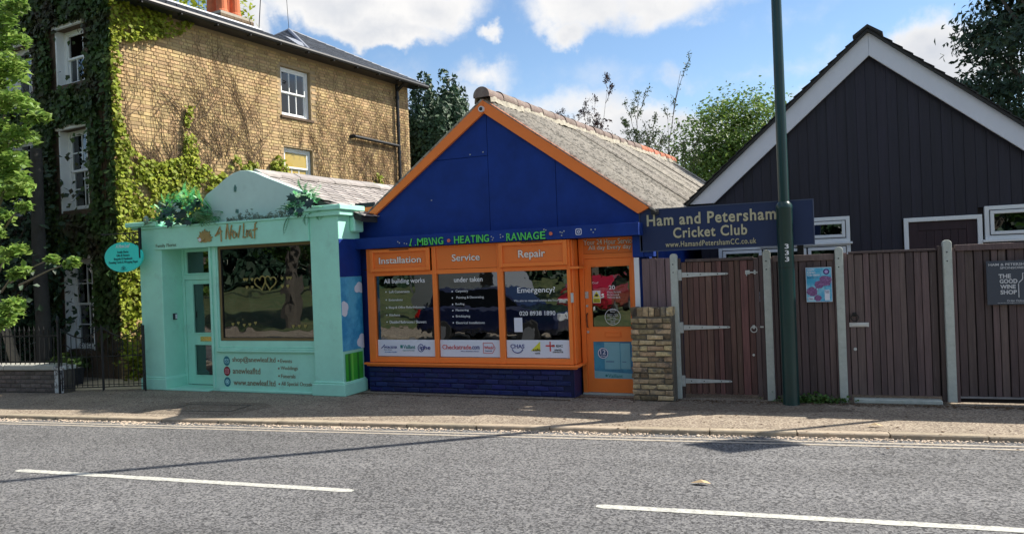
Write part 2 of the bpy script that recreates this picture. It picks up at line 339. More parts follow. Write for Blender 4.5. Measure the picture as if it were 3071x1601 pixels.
BRICKY = mat('stock_brick', (.47, .34, .17), .9, var=.2, vscale=18, bump=.5, bscale=70, rnd=.24, island=True, col2=(.46, .31, .14), c2scale=1.1, c2lo=.5, c2hi=.75, dirt=((.22, .15, .09), 5.0, .60, .74, .5))
MORTY = mat('brick_mortar_yellow', (.36, .27, .16), .95, var=.2, vscale=30)
BRICKP = mat('pier_brick', (.36, .27, .15), .95, var=.5, vscale=22, bump=.7, bscale=70, rnd=.6, col2=(.13, .11, .085), c2scale=5, c2lo=.5, c2hi=.62, dirt=((.62, .54, .42), 11.0, .60, .68, .8))
BRICKL = mat('low_wall_brick', (.15, .125, .11), .9, var=.4, vscale=18, bump=.7, bscale=60, rnd=.4, dirt=((.35, .33, .30), 10.0, .62, .7, .6))
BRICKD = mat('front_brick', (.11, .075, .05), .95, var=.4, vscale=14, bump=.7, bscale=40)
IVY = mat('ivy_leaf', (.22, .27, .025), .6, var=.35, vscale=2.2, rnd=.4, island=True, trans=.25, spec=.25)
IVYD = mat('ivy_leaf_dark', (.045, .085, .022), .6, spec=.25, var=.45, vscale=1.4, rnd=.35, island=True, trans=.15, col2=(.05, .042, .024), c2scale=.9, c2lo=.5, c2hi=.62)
VINE = mat('vine_stem', (.15, .10, .06), .9, var=.3, vscale=10)
BARK = mat('bark', (.10, .085, .07), .95, var=.35, vscale=10, stretch=(4, 4, .7), bump=.8, bscale=20)
BARKP = mat('pale_bark', (.22, .19, .15), .95, var=.3, vscale=10, bump=.6, bscale=20)
LEAFB = mat('leaf_bright', (.21, .34, .07), .5, var=.3, vscale=1.5, rnd=.3, island=True, trans=.4)
LEAFG = mat('leaf_green', (.07, .15, .025), .5, var=.35, vscale=.8, rnd=.35, island=True, trans=.3)
LEAFM = mat('leaf_mid', (.13, .22, .04), .5, var=.35, vscale=.8, rnd=.35, island=True, trans=.35)
LEAFY = mat('leaf_yellow_green', (.30, .36, .03), .5, var=.25, vscale=.8, rnd=.25, island=True, trans=.4)
LEAFC = mat('conifer_leaf', (.030, .075, .032), .6, var=.35, vscale=1.0, rnd=.4, island=True, trans=.12)
LEAFS = mat('spruce_leaf', (.022, .055, .028), .6, var=.35, vscale=1.0, rnd=.4, island=True, trans=.1)
LEAFP = mat('purple_leaf', (.045, .022, .028), .6, var=.3, vscale=1.0, rnd=.3, island=True, trans=.15)
LEAFW = mat('willow_leaf', (.06, .10, .03), .55, var=.3, vscale=1.0, rnd=.3, island=True, trans=.25)
POT = mat('terracotta', (.55, .15, .06), .8, var=.2, vscale=6)
GOLD = mat('gold_letter', (.42, .30, .12), .4, metal=.35, var=.15, vscale=20)
GOLDF = mat('bronze_frame', (.20, .14, .06), .4, metal=.3, var=.1)
BRASS = mat('brass', (.75, .55, .18), .25, metal=.9, var=.1)
TURQ = mat('turquoise_sign', (.04, .80, .72), .35)

def asphalt(name, c0, c1, c2, sc, patch=(.9, .25), tintscale=.35, bump=.6):
    m = bpy.data.materials.new(name); m.use_nodes = True; nt = m.node_tree; n = nt.nodes; l = nt.links; b = n['Principled BSDF']; b.inputs['Roughness'].default_value = .9
    b.inputs['Specular IOR Level'].default_value = .3
    t = n.new('ShaderNodeTexCoord'); v = n.new('ShaderNodeTexVoronoi'); v.inputs['Scale'].default_value = sc; l.new(t.outputs['Object'], v.inputs['Vector'])
    v2 = n.new('ShaderNodeTexNoise'); v2.inputs['Scale'].default_value = sc*.33; v2.inputs['Detail'].default_value = 6; v2.inputs['Roughness'].default_value = .75; l.new(t.outputs['Object'], v2.inputs['Vector'])
    sx = n.new('ShaderNodeSeparateColor'); l.new(v.outputs['Color'], sx.inputs[0])
    ad = n.new('ShaderNodeMath'); ad.operation = 'ADD'; l.new(sx.outputs[0], ad.inputs[0]); l.new(v2.outputs['Fac'], ad.inputs[1])
    cr = n.new('ShaderNodeValToRGB'); e = cr.color_ramp.elements; e[0].position = .32; e[0].color = (*c0, 1); e[1].position = .78; e[1].color = (*c2, 1); k = e.new(.52); k.color = (*c1, 1)
    hf = n.new('ShaderNodeMath'); hf.operation = 'MULTIPLY'; hf.inputs[1].default_value = .5; l.new(ad.outputs[0], hf.inputs[0]); l.new(hf.outputs[0], cr.inputs[0])
    p = n.new('ShaderNodeTexNoise'); p.inputs['Scale'].default_value = patch[0]; p.inputs['Detail'].default_value = 7; p.inputs['Roughness'].default_value = .6; l.new(t.outputs['Object'], p.inputs['Vector'])
    r = n.new('ShaderNodeMapRange'); r.inputs['From Min'].default_value = .3; r.inputs['From Max'].default_value = .7; r.inputs['To Min'].default_value = 1-patch[1]; r.inputs['To Max'].default_value = 1+patch[1]; l.new(p.outputs['Fac'], r.inputs['Value'])
    # worn bands and old repairs running along the street, and scattered dark drips
    mp_ = n.new('ShaderNodeMapping'); mp_.inputs['Scale'].default_value = (.07, 1.5, 1); l.new(t.outputs['Object'], mp_.inputs['Vector'])
    p2 = n.new('ShaderNodeTexNoise'); p2.inputs['Scale'].default_value = 1.3; p2.inputs['Detail'].default_value = 4; l.new(mp_.outputs[0], p2.inputs['Vector'])
    r2 = n.new('ShaderNodeMapRange'); r2.inputs['From Min'].default_value = .35; r2.inputs['From Max'].default_value = .65; r2.inputs['To Min'].default_value = 1-patch[1]*.7; r2.inputs['To Max'].default_value = 1+patch[1]*.7; l.new(p2.outputs['Fac'], r2.inputs['Value'])
    p3 = n.new('ShaderNodeTexNoise'); p3.inputs['Scale'].default_value = 4.3; p3.inputs['Detail'].default_value = 3; l.new(t.outputs['Object'], p3.inputs['Vector'])
    r3 = n.new('ShaderNodeMapRange'); r3.inputs['From Min'].default_value = .68; r3.inputs['From Max'].default_value = .76; r3.inputs['To Min'].default_value = 1; r3.inputs['To Max'].default_value = .72; l.new(p3.outputs['Fac'], r3.inputs['Value'])
    m1 = n.new('ShaderNodeMath'); m1.operation = 'MULTIPLY'; l.new(r.outputs[0], m1.inputs[0]); l.new(r2.outputs[0], m1.inputs[1])
    m2 = n.new('ShaderNodeMath'); m2.operation = 'MULTIPLY'; l.new(m1.outputs[0], m2.inputs[0]); l.new(r3.outputs[0], m2.inputs[1]); r = m2
    mx = n.new('ShaderNodeVectorMath'); mx.operation = 'SCALE'; l.new(cr.outputs[0], mx.inputs[0]); l.new(r.outputs[0], mx.inputs['Scale']); l.new(mx.outputs[0], b.inputs['Base Color'])
    bp = n.new('ShaderNodeBump'); bp.inputs['Strength'].default_value = bump; bp.inputs['Distance'].default_value = .012; l.new(ad.outputs[0], bp.inputs['Height']); l.new(bp.outputs[0], b.inputs['Normal'])
    return m
ROAD = asphalt('road_asphalt', (.055, .055, .057), (.150, .150, .155), (.235, .232, .228), 62, (.45, .14), bump=.7)
PAVE = asphalt('pavement_asphalt', (.16, .125, .10), (.275, .225, .17), (.41, .355, .28), 60, (1.6, .16), bump=.5)
PATCH = asphalt('patch_asphalt', (.12, .09, .07), (.20, .165, .125), (.28, .24, .19), 60, (1.6, .12))
GRASS = mat('grass', (.055, .085, .022), .9, var=.3, vscale=1.2, bump=.8, bscale=30, col2=(.12, .12, .045), c2scale=.5, dirt=((.05, .09, .02), 6.0, .5, .7, .5))
EARTH = mat('earth', (.16, .13, .08), .95, var=.3, vscale=3, bump=.5, bscale=20)
GRAVEL = mat('pale_gravel', (.55, .46, .32), .95, var=.3, vscale=25, bump=.6, bscale=60)
KERBM = mat('kerb_stone', (.36, .30, .22), .9, var=.2, vscale=10, bump=.5, bscale=80, rnd=.12, dirt=((.10, .08, .06), 6.0, .5, .75, .5))
YLINE = mat('worn_line_paint', (.42, .37, .30), .8, var=.15, vscale=30, dirt=((.22, .21, .20), 26.0, .47, .62, .75))
WLINE = mat('white_line_paint', (.50, .50, .45), .8, var=.15, vscale=20, dirt=((.22, .22, .22), 34.0, .47, .62, .75))

# ================================================================== SETTING
ST = (-3.63, 8.41); SA = math.atan(.12)            # the kerb line; local x along the street, y towards the shops
def sheet(name, x0, x1, y0, y1, z, material, loc=(0, 0), rz=0, nx=1):
    mb = MB()
    for i in range(nx):
        a = x0+(x1-x0)*i/nx; b = x0+(x1-x0)*(i+1)/nx
        mb.add([(a, y0, 0), (b, y0, 0), (b, y1, 0), (a, y1, 0)], [(0, 1, 2, 3)])
    o = mb.build(name, material); o.location = (loc[0], loc[1], z); o.rotation_euler = (0, 0, rz); return tag(o, kind='structure')
sheet('ground', -600, 600, -600, 600, -.06, EARTH)
sheet('road', -150, 150, -5.9, 0, -.050, ROAD, ST, SA)
sheet('pavement', -150, 150, .125, 1.9+6, 0, PAVE, ST, SA)
far_pave = sheet('pavement', -150, 150, -8.6, -6.02, 0.0, PAVE, ST, SA)
sheet('grass_common', -150, 150, -160, -8.6, .01, GRASS, ST, SA)
kerb = thing('kerb', None, None, (ST[0], ST[1], 0), SA, kind='structure')
kme = [rough_box_mesh('kerb_stone', .905, .121, .15, KERBM, .012, .0025, s) for s in range(4)]
for i in range(-15, 10): inst('kerb_stone', kme[i % 4], kerb, (i*.915, 0.002, -.072+random.uniform(-.003, .002)))
MB().box(-150, -14.2, 0, .123, -.1, .002).box(8.7, 150, 0, .123, -.1, .002).build('kerb_run', KERBM, kerb)
MB().box(-150, 150, -6.02, -5.9, -.1, .003).build('kerb_opposite', KERBM, kerb)
E2 = random.Random(3)
def line_mesh(name, p0, p1, w, z, material, parent=None, seg=60, rag=.004):
    p0 = Vector((*p0, 0)); p1 = Vector((*p1, 0)); t = (p1-p0).normalized(); nn = Vector((-t.y, t.x, 0)); vs = []; fs = []
    for i in range(seg+1):
        p = p0.lerp(p1, i/seg)
        e = 1 if 0 < i < seg else .55
        vs += [p+nn*(w/2*e+E2.uniform(-rag, rag)), p-nn*(w/2*e+E2.uniform(-rag, rag))]
        if i: fs.append((2*i-2, 2*i-1, 2*i+1, 2*i))
    mb = MB().add([(v.x, v.y, z) for v in vs], fs); return mb.build(name, material, parent)
lines = thing('road_marking', None, None, (0, 0, 0), 0, kind='structure')
def scl(p): return (p[0]*1.0263, p[1]*1.0263)
a0 = scl((-7.85, 5.27)); a1 = scl((-3.95, 5.60)); b0 = scl((-1.80, 5.775)); b1 = scl((2.1, 6.16)); 
line_mesh('centre_line', a0, a1, .10, -.046, WLINE, lines); line_mesh('centre_line', b0, b1, .10, -.046, WLINE, lines)
line_mesh('centre_line', (a0[0]-6.2, a0[1]-.5), (a0[0]-2.2, a0[1]-.2), .10, -.046, WLINE, lines); line_mesh('centre_line', (b1[0]+2.2, b1[1]+.2), (b1[0]+6.2, b1[1]+.6), .10, -.046, WLINE, lines)
ca, sa_ = math.cos(SA), math.sin(SA)
def s2w(x, y): return (ST[0]+x*ca-y*sa_, ST[1]+x*sa_+y*ca)
for off in (-.20, -.33):
    line_mesh('edge_line', s2w(-40, off), s2w(20, off), .055, -.046, YLINE, lines, seg=500, rag=.006)
# pale blossom and grit blown against the kerb
def scatter_bits(name, pts, size, material, label, cat, flat=.5, seed=1):
    rn = random.Random(seed); mb = MB()
    for (x, y, z) in pts:
        s = size*rn.uniform(.4, 1.5); a = rn.uniform(0, 6.28); vs = []
        for k in range(5):
            an = a+k*1.2566; rr = s*rn.uniform(.6, 1.1); vs.append((x+rr*math.cos(an), y+rr*math.sin(an), z+s*rn.uniform(0, .15)))
        vs.append((x, y, z+s*flat*rn.uniform(.6, 1.2)))
        mb.add(vs, [(k, (k+1) % 5, 5) for k in range(5)])
    return tag(mb.build(name, material), label, cat, kind='stuff')
BLOSS = mat('fallen_blossom', (.62, .50, .38), .95, var=.25, vscale=20)
rn = random.Random(5); pts = []
for i in range(7000):
    x = rn.uniform(-16, 9); dens = .5+.5*math.sin(x*2.1)+.35*math.sin(x*5.7+1)
    if rn.random() > .35+dens*.5: continue
    y = -abs(rn.gauss(0, .045+.025*dens)); w = s2w(x, y-.012); pts.append((w[0], w[1], -.050+max(0, .012-abs(y)*.1)*rn.random()))
scatter_bits('fallen_blossom', pts, .013, BLOSS, 'pale fallen blossom and grit drifted along the kerb in the gutter', 'debris')
LITTER = mat('dry_leaf', (.11, .065, .035), .9, var=.4, vscale=30, rnd=.4)
pts = []
for i in range(1500):
    x = rn.uniform(-7.0, -2.7); y = 10.42+rn.uniform(-1, 1)*.02-abs(rn.gauss(0, .16))+(.13 if x > -3.45 else -.0)+.03*(x+7); pts.append((x, min(y, 10.2 if x < -3.5 else 10.5), .004))
for i in range(1300):
    x = rn.uniform(-2.7, 3.5); y = 10.65+.05*x-abs(rn.gauss(0, .12)); pts.append((x, y, .004))
for i in range(500): pts.append((rn.uniform(-12, 5), rn.uniform(8.2, 10.3), .003))
scatter_bits('leaf_litter', pts, .016, LITTER, 'brown dry leaf litter along the foot of the shopfront and fence', 'leaves', .3)
lm = bpy.data.materials['dry_leaf']
big_leaf = mat('tan_leaf', (.55, .40, .22), .8, var=.2)
# one curled leaf on the pavement, one on the road
for (x, y, z, sc, lab) in ((.33, 9.25, .012, .085, 'pale curled dry leaf lying on the sunlit pavement by the kerb'), (-1.15, 6.75, -.040, .09, 'crumpled pale leaf lying alone on the road')):
    mb = MB(); mb.add([(-sc, 0, 0), (-sc*.3, sc*.35, .01), (sc*.5, sc*.3, .02), (sc, 0, .006), (sc*.4, -sc*.3, .018), (-sc*.4, -sc*.28, .012), (0, 0, .035)], [(i, (i+1) % 6, 6) for i in range(6)])
    o = mb.build('fallen_leaf', big_leaf); o.location = (x, y, z); tag(o, lab, 'leaf')
# access cover and patch let into the pavement in front of the green shop
ac = thing('inspection_cover', 'long rectangular inspection cover set in the pavement before the green shop', 'cover', (-8.55, 8.62, 0), SA)
MB().box(-.55, .55, -.26, -.23, .001, .006).box(-.55, .55, .23, .26, .001, .006).box(-.55, -.52, -.23, .23, .001, .006).box(.52, .55, -.23, .23, .001, .006).build('cover_frame', mat('cover_iron', (.05, .045, .04), .8, var=.3, vscale=20), ac)
MB().box(-.51, .51, -.22, .22, .001, .005).build('cover_plate', PATCH, ac)
mb = MB(); mb.add([(-9.5, 8.05, .0035), (-7.9, 8.2, .0035), (-7.6, 8.9, .0035), (-8.0, 9.15, .0035), (-9.2, 9.05, .0035), (-9.6, 8.5, .0035)], [(0, 1, 2, 3, 4, 5)])
tag(mb.build('pavement_patch', PATCH), kind='structure')
mb = MB(); mb.add([(-2.2, 9.75, .0035), (-.7, 9.85, .0035), (.2, 10.15, .0035), (-.3, 10.5, .0035), (-2.1, 10.35, .0035)], [(0, 1, 2, 3, 4)])
tag(mb.build('pavement_patch', PATCH), kind='structure')

# ================================================================== BLUE PLUMBERS SHOP
B = thing('plumbers_shop', 'navy blue gabled shop with orange frames and a corrugated grey roof', 'shop', (-5, 10.6, 0))
SK = .10
gable = [(-2.2, 2.28), (2.5, 2.28), (2.5, 2.60), (2.48, 2.62), (.17, 4.40), (-1.82, 2.90), (-2.2, 2.90)]
MB().prism(gable, .022, .15).build('gable_wall', BLUE, B)
def gpanel(cs):
    p = gable[:]
    for c in cs: p = clip(p, *c)
    return p
g = .003
for cs in ([(1, 0, .19-g), (0, 1, 3.60-g)], [(1, 0, .19-g), (0, -1, -3.60-g), ], [(-1, 0, -.19-g), (1, 0, 1.27-g)], [(-1, 0, -1.27-g)]):
    MB().prism(gpanel(cs), 0, .021).build('gable_panel', BLUE, B, bevel=.003)
MB().box(-2.12, 2.53, -.262, -.001, 2.272, 2.445).build('fascia_board', BLUE, B, bevel=.004)
# piers and side walls
MB().box(-2.2, -1.96, 0, .15, 0, 2.27).box(2.37, 2.52, .0, .2, 1.97, 2.27).box(2.52, 2.66, .03, .2, 1.97, 2.62).build('pier', BLUE, B, bevel=.004)
MB().box(2.39, 2.46, -.03, .0, 1.26, 1.965).build('corner_trim', WHITE, B, bevel=.003)
wl_ = MB()
for (xa, xb) in ((-2.2, -2.08), (2.4, 2.52)):
    wl_.add([(xa, .151, 0), (xb, .151, 0), (xb+.92, 9.3, 0), (xa+.92, 9.3, 0), (xa, .151, 2.72), (xb, .151, 2.72), (xb+.92, 9.3, 2.72), (xa+.92, 9.3, 2.72)], [(0, 1, 2, 3), (4, 5, 6, 7), (0, 1, 5, 4), (1, 2, 6, 5), (2, 3, 7, 6), (3, 0, 4, 7)])
wl_.build('side_wall', BLUE, B)
MB().prism([(-1.27, 0), (3.44, 0), (3.44, 2.6), (1.09, 4.35), (-1.27, 2.7)], 9.3, 9.42).build('rear_wall', BRICKD, B)
# bargeboards
MB().prism([(-2.2, 2.81), (-1.83, 2.81), (.165, 4.24), (.17, 4.455), (-1.83, 2.955), (-2.2, 2.955)], -.055, -.001).build('bargeboard', ORANGE, B, bevel=.004)
MB().prism([(.172, 4.455), (.172, 4.24), (2.48, 2.575), (2.66, 2.66)], -.055, -.001).build('bargeboard', ORANGE, B, bevel=.004)
MB().box(-2.2, -1.84, -.045, .0, 2.958, 3.03).build('eaves_block', BLACKP, B)
cmo = MB().tube([(.152, -.056, 4.295), (.152, -.10, 4.295)], .045, 16).build('security_camera', WHITE, B)
o = MB().tube([(.152, -.10, 4.295), (.152, -.118, 4.293)], [.03, .015], 12).build('lens', BLACKP, cmo)
# corrugated roof, one object per sheet
def corr_sheet(x0, z0, x1, z1, y0, y1, lift, pitch=.146, amp=.03):
    n = int((y1-y0)/pitch*6); dx, dz = x1-x0, z1-z0; L = math.hypot(dx, dz); nx_, nz_ = -dz/L, dx/L
    if nz_ < 0: nx_, nz_ = -nx_, -nz_
    vs = []; fs = []
    for i in range(n+1):
        y = y0+(y1-y0)*i/n; h = lift+amp*(1+math.sin(2*math.pi*y/pitch))
        for (xx, zz, hh) in ((x0, z0, h), (x1, z1, h), (x0, z0, h-.008), (x1, z1, h-.008)):
            vs.append((xx+nx_*hh+SK*y, y, zz+nz_*hh))
        if i:
            a = 4*(i-1); b = 4*i; fs += [(a, b, b+1, a+1), (a+2, a+3, b+3, b+2), (a, a+2, b+2, b), (a+1, b+1, b+3, a+3)]
    fs += [(0, 1, 3, 2), (4*n, 4*n+2, 4*n+3, 4*n+1)]
    return MB().add(vs, fs)
y = -.07; k = 0
while y < 9.3:
    y1 = min(y+1.02, 9.42); up = .034*(k % 2)
    sh1 = .012 if k in (2, 5) else 0
    o = corr_sheet(.17, 4.43, 2.74, 2.58-sh1, y, y1+.06, up).build('corrugated_sheet', CORR, B, auto=True)
    o = corr_sheet(.17, 4.43, -2.28, 2.59, y, y1+.06, up).build('corrugated_sheet', CORR, B, auto=True)
    y = y1; k += 1
MB().prism([(.17, 4.43), (2.66, 2.63), (2.66, 2.56), (.17, 4.36), (-2.2, 2.56), (-2.2, 2.63)], .16, 9.3, SK).build('roof_deck', ROOFD, B)
# ridge tiles
def ridge_mesh(material, closed=False):
    mb = MB(); n = 12; r = .135; L = .46
    for (ys, rr) in ((0, r*1.05), (.05, r*1.05), (.052, r), (L, r*.97)):
        for j in range(n+1):
            a = math.pi*(-.06+1.12*j/n); mb.v.append((rr*math.cos(a), ys, rr*math.sin(a)*.95))
    for q in range(3):
        for j in range(n): mb.f.append((q*(n+1)+j, q*(n+1)+j+1, (q+1)*(n+1)+j+1, (q+1)*(n+1)+j))
    if closed: mb.f.append(tuple(range(n+1)))
    return mb.mesh('ridge_tile', material, False)
rm0 = ridge_mesh(RIDGE, True); rm1 = ridge_mesh(RIDGE); rm2 = ridge_mesh(RIDGER)
y = -.09; k = 0
while y < 9.3:
    me = rm0 if k == 0 else (rm1 if k < 15 else rm2)
    inst('ridge_tile', me, B, (.17+SK*y, y, 4.505+random.uniform(-.008, .008)-.0*k), (0, 0, -math.atan(SK)+random.uniform(-.02, .02))); y += .462; k += 1
# pale mortar bedding under the tiles
mb = MB(); yy = 0.0; rq = random.Random(8)
prev = None
for i in range(95):
    y = -.05+i*.099
    pr = [(.17+SK*y+sx*(.132+rq.uniform(.0, .03)), y, 4.505-.10-rq.uniform(-.01, .02)) for sx in (-1, 1)]+[(.17+SK*y+sx*.125, y, 4.505+.02) for sx in (-1, 1)]
    k = len(mb.v); mb.v += pr
    if prev is not None: mb.f += [(prev, k, k+2, prev+2), (prev+1, prev+3, k+3, k+1)]
    prev = k
mb.build('ridge_mortar', mat('pale_mortar', (.40, .37, .30), .95, var=.45, vscale=12, bump=.6), B)
# small eave details at the right
mb = MB()
for i in range(7): mb.box(2.66+i*.012, 2.76+i*.012, -.05+i*.146, -.0+i*.146, 2.55, 2.62)
mb.build('eaves_filler', ROOFD, B)

# ---- window bay
bay = MB()
yf = -.2
for (a, b) in ((-1.92, -1.79), (-.735, -.665), (.36, .45), (1.45, 1.50)): bay.box(a, b, yf, yf+.1, .47, 2.268)
for (a, b) in ((-1.79, -.735), (-.665, .36), (.45, 1.45)):
    bay.box(a, b, yf+.003, yf+.097, .47, .555); bay.box(a, b, yf+.003, yf+.097, 1.835, 1.90); bay.box(a, b, yf+.003, yf+.097, 2.245, 2.267)
bay.box(-1.92, -1.86, yf+.1, .15, .47, 2.267).box(1.44, 1.50, yf+.1, .32, .47, 2.267)
bay.box(1.501, 1.53, -.15, -.12, .47, 2.26).box(1.501, 1.52, -.06, .12, .47, 2.26)
bayo = bay.build('shop_window', ORANGE, B, bevel=.005)
MB().box(-1.99, 1.60, yf-.075, yf+.0, .438, .468).box(1.51, 1.60, yf, .15, .438, .468).box(-1.96, 1.565, yf-.04, yf, .41, .437).build('sill', ORANGE, bayo, bevel=.006)
MB().box(1.50, 1.64, -.22, .12, 1.84, 1.875).build('transom_ledge', ORANGE, bayo, bevel=.004)
panes = ((-1.785, -.74), (-.66, .355), (.455, 1.445))
for i, (a, b) in enumerate(panes):
    MB().box(a, b, yf+.045, yf+.051, .556, 1.834).build('pane', GLASS2, bayo)
    MB().box(a+.003, b-.003, yf+.038, yf+.043, .565, .822).build('sponsor_strip', WHITES, bayo)
# vents: frame + inset board
for i, (a, b, z0, z1, vent) in enumerate(((-1.83, -.755, 1.90, 2.25, 1), (-.662, .357, 1.905, 2.243, 0), (.41, 1.475, 1.90, 2.262, 1))):
    if vent:
        MB().frame(a, b, z0, z1, .062, yf-.04, yf-.001, wb=.055, wt=.05).build('vent_frame', ORANGE, bayo, bevel=.005)
        MB().box(a+.063, b-.063, yf-.012, yf-.002, z0+.056, z1-.051).build('sign_board', ORANGE_D, bayo)
        MB().box((a+b)/2-.16, (a+b)/2+.18, yf-.052, yf-.04, z1-.018, z1-.008).build('vent_slot', METAL_D, bayo)
    else:
        MB().box(a, b, yf+.02, yf+.03, z0, z1).build('sign_board', ORANGE_D, bayo)
MB().box(-1.985, -1.925, yf+.02, yf+.05, 1.93, 1.95).build('hinge', METAL_D, bayo)
def T(*a, **k): return text(*a, **k)
SHAD = mat('dark_outline', (.16, .03, .01), .6)
def sh_text(s, x0, x1, z0, z1, y, m, parent, bold=.012, **k):
    text(s, x0-.006, x1+.006, z0-.006, z1+.006, y, SHAD, parent, 'letter_shadow', bold=bold+.02, depth=.001, **k); return text(s, x0, x1, z0, z1, y-.0015, m, parent, bold=bold, depth=.004, **k)
sh_text('Installation', -1.67, -.91, 2.025, 2.125, yf-.013, CREAM, bayo)
sh_text('Service', -.39, .08, 2.02, 2.125, yf+.019, CREAM, bayo)
sh_text('Repair', .72, 1.14, 1.995, 2.14, yf-.013, CREAM, bayo)
WL = mat('window_lettering', (.85, .86, .88), .5); WL2 = mat('window_lettering_small', (.72, .74, .76), .5)
gy = yf+.044
T('All building works', -1.63, -.89, 1.69, 1.785, gy, WL, bayo, bold=.004)
T('under taken', -.38, .10, 1.70, 1.775, gy, WL, bayo, bold=.004)
def bullet_lines(rows, xb):
    for (s, x0, x1, z0, z1) in rows:
        T(s, x0, x1, z0, z1, gy, WL2, bayo)
        MB().disc(xb, (z0+z1)/2, .011, gy-.003, gy, 8).build('bullet', WL2, bayo)
bullet_lines([('Loft Conversions', -1.54, -1.17, 1.56, 1.60), ('Extensions', -1.55, -1.30, 1.435, 1.47), ('Shop & Office Refurbishments', -1.56, -.90, 1.305, 1.35), ('Kitchens', -1.55, -1.36, 1.195, 1.23), ('Disabled Bathrooms / Showers', -1.55, -.89, 1.08, 1.125)], -1.60)
bullet_lines([('Carpentry', -.36, -.15, 1.535, 1.585), ('Painting & Decorating', -.35, .11, 1.44, 1.485), ('Roofing', -.37, -.22, 1.345, 1.385), ('Plastering', -.37, -.15, 1.25, 1.29), ('Bricklaying', -.37, -.13, 1.155, 1.20), ('Electrical Installations', -.37, .11, 1.065, 1.10)], -.42)
T('Emergency?', .66, 1.25, 1.49, 1.595, gy, WL, bayo, bold=.006)
T('We aim to respond within the hour', .60, 1.30, 1.375, 1.415, gy, WL2, bayo)
T('020 8938 1890', .68, 1.24, 1.18, 1.245, gy, WL, bayo, bold=.002)
PAPER = mat('paper_notice', (.42, .44, .33), .8, var=.3, vscale=9)
MB().box(.72, 1.04, gy+.014, gy+.018, 1.17, 1.50).build('paper_notice', PAPER, bayo, bevel=.001)
MB().box(.59, .72, gy-.002, gy+.0, .94, 1.15).build('paper_notice', WHITES, bayo)
MB().ring(.655, 1.06, .04, .008, gy-.004, gy-.002, 18).build('notice_ring', WL2, bayo)
# sponsor strips: words and marks
sy = yf+.037
T('WORCESTER', -1.67, -1.43, .685, .72, sy, NAVYL, bayo, bold=.01); MB().tube([(-1.72, sy-.002, .685), (-1.68, sy-.002, .72), (-1.655, sy-.002, .745)], .006, 6).build('logo_stroke', NAVYL, bayo)
T('Bosch Group', -1.67, -1.53, .655, .672, sy, NAVYL, bayo); T('Accredited Installer', -1.66, -1.43, .622, .638, sy, mat('blue_letter', (.05, .2, .5), .5), bayo)
MB().box(-1.37, -1.325, sy-.002, sy, .69, .74).build('logo_square', TEALL, bayo); T('Vaillant', -1.315, -1.10, .682, .742, sy, TEALL, bayo, bold=.008); T('Approved Installer', -1.33, -1.11, .645, .662, sy, TEALL, bayo)
MB().ring(-1.0, .695, .055, .010, sy-.003, sy, 24, rz=.062).build('logo_ring', NAVYL, bayo); T('iphe', -1.02, -.83, .655, .735, sy-.003, NAVYL, bayo, bold=.012)
T('Checkatrade', -.62, -.13, .68, .748, sy, REDL, bayo, bold=.006); T('.com', -.125, .01, .68, .73, sy, NAVYL, bayo, bold=.004); T('Where Reputation Matters', -.31, -.0, .64, .658, sy, NAVYL, bayo)
wf = MB()
P5 = [(.075, .625), (.225, .625), (.27, .70), (.225, .778), (.075, .778)]
for i in range(5):
    a, b = P5[i], P5[(i+1) % 5]; wf.tube([(a[0], sy-.002, a[1]), (b[0], sy-.002, b[1])], .004, 5)
wf.build('logo_outline', REDL, bayo); T('Which?', .09, .245, .685, .73, sy, REDL, bayo, bold=.012); T('Trusted trader', .10, .22, .652, .668, sy, NAVYL, bayo)
T('CHAS', .52, .74, .70, .76, sy, NAVYL, bayo, bold=.012)
wf = MB(); wf.tube([(.63+.085*math.cos(a), sy-.002, .70+.068*math.sin(a)) for a in [math.pi+.15+i*(math.pi-.3)/8 for i in range(9)]], .007, 5); wf.build('logo_arc', NAVYL, bayo)
YEL = mat('yellow_print', (.72, .68, .04), .5)
MB().prism([(.84, .665), (.99, .665), (.99, .80)], sy-.002, sy).build('logo_triangle', YEL, bayo); T('safe', .875, .99, .66, .70, sy-.002, mat('black_letter', (.02, .02, .02), .5), bayo, bold=.01); T('REGISTER', .91, .985, .62, .637, sy, MATS['black_letter'], bayo)
MB().box(1.135, 1.155, sy-.002, sy, .66, .80).box(1.075, 1.215, sy-.003, sy-.001, .728, .75).build('logo_cross', REDL, bayo); T('C EIC', 1.165, 1.34, .722, .755, sy, MATS['black_letter'], bayo, bold=.01); T('APPROVED\nCONTRACTOR', 1.185, 1.34, .64, .69, sy, MATS['black_letter'], bayo)
# bell / intercom on the frame
MB().box(1.505, 1.545, yf-.03, yf-.005, 1.36, 1.50).build('intercom', GALV, bayo, bevel=.004)
# dark room behind the glass
MB().box(-1.85, 1.43, .9, .92, .3, 2.3).box(-1.85, -1.83, -.08, .9, .3, 2.3).box(1.40, 1.42, -.08, .9, .3, 2.3).box(-1.85, 1.42, -.08, .9, .28, .30).box(-1.85, 1.42, -.08, .9, 2.29, 2.31).build('interior', DARKIN, B)
MB().box(-1.2, -.4, .4, .8, .3, 1.1).box(.5, 1.2, .3, .8, .3, 1.3).build('display_unit', INTER, B)
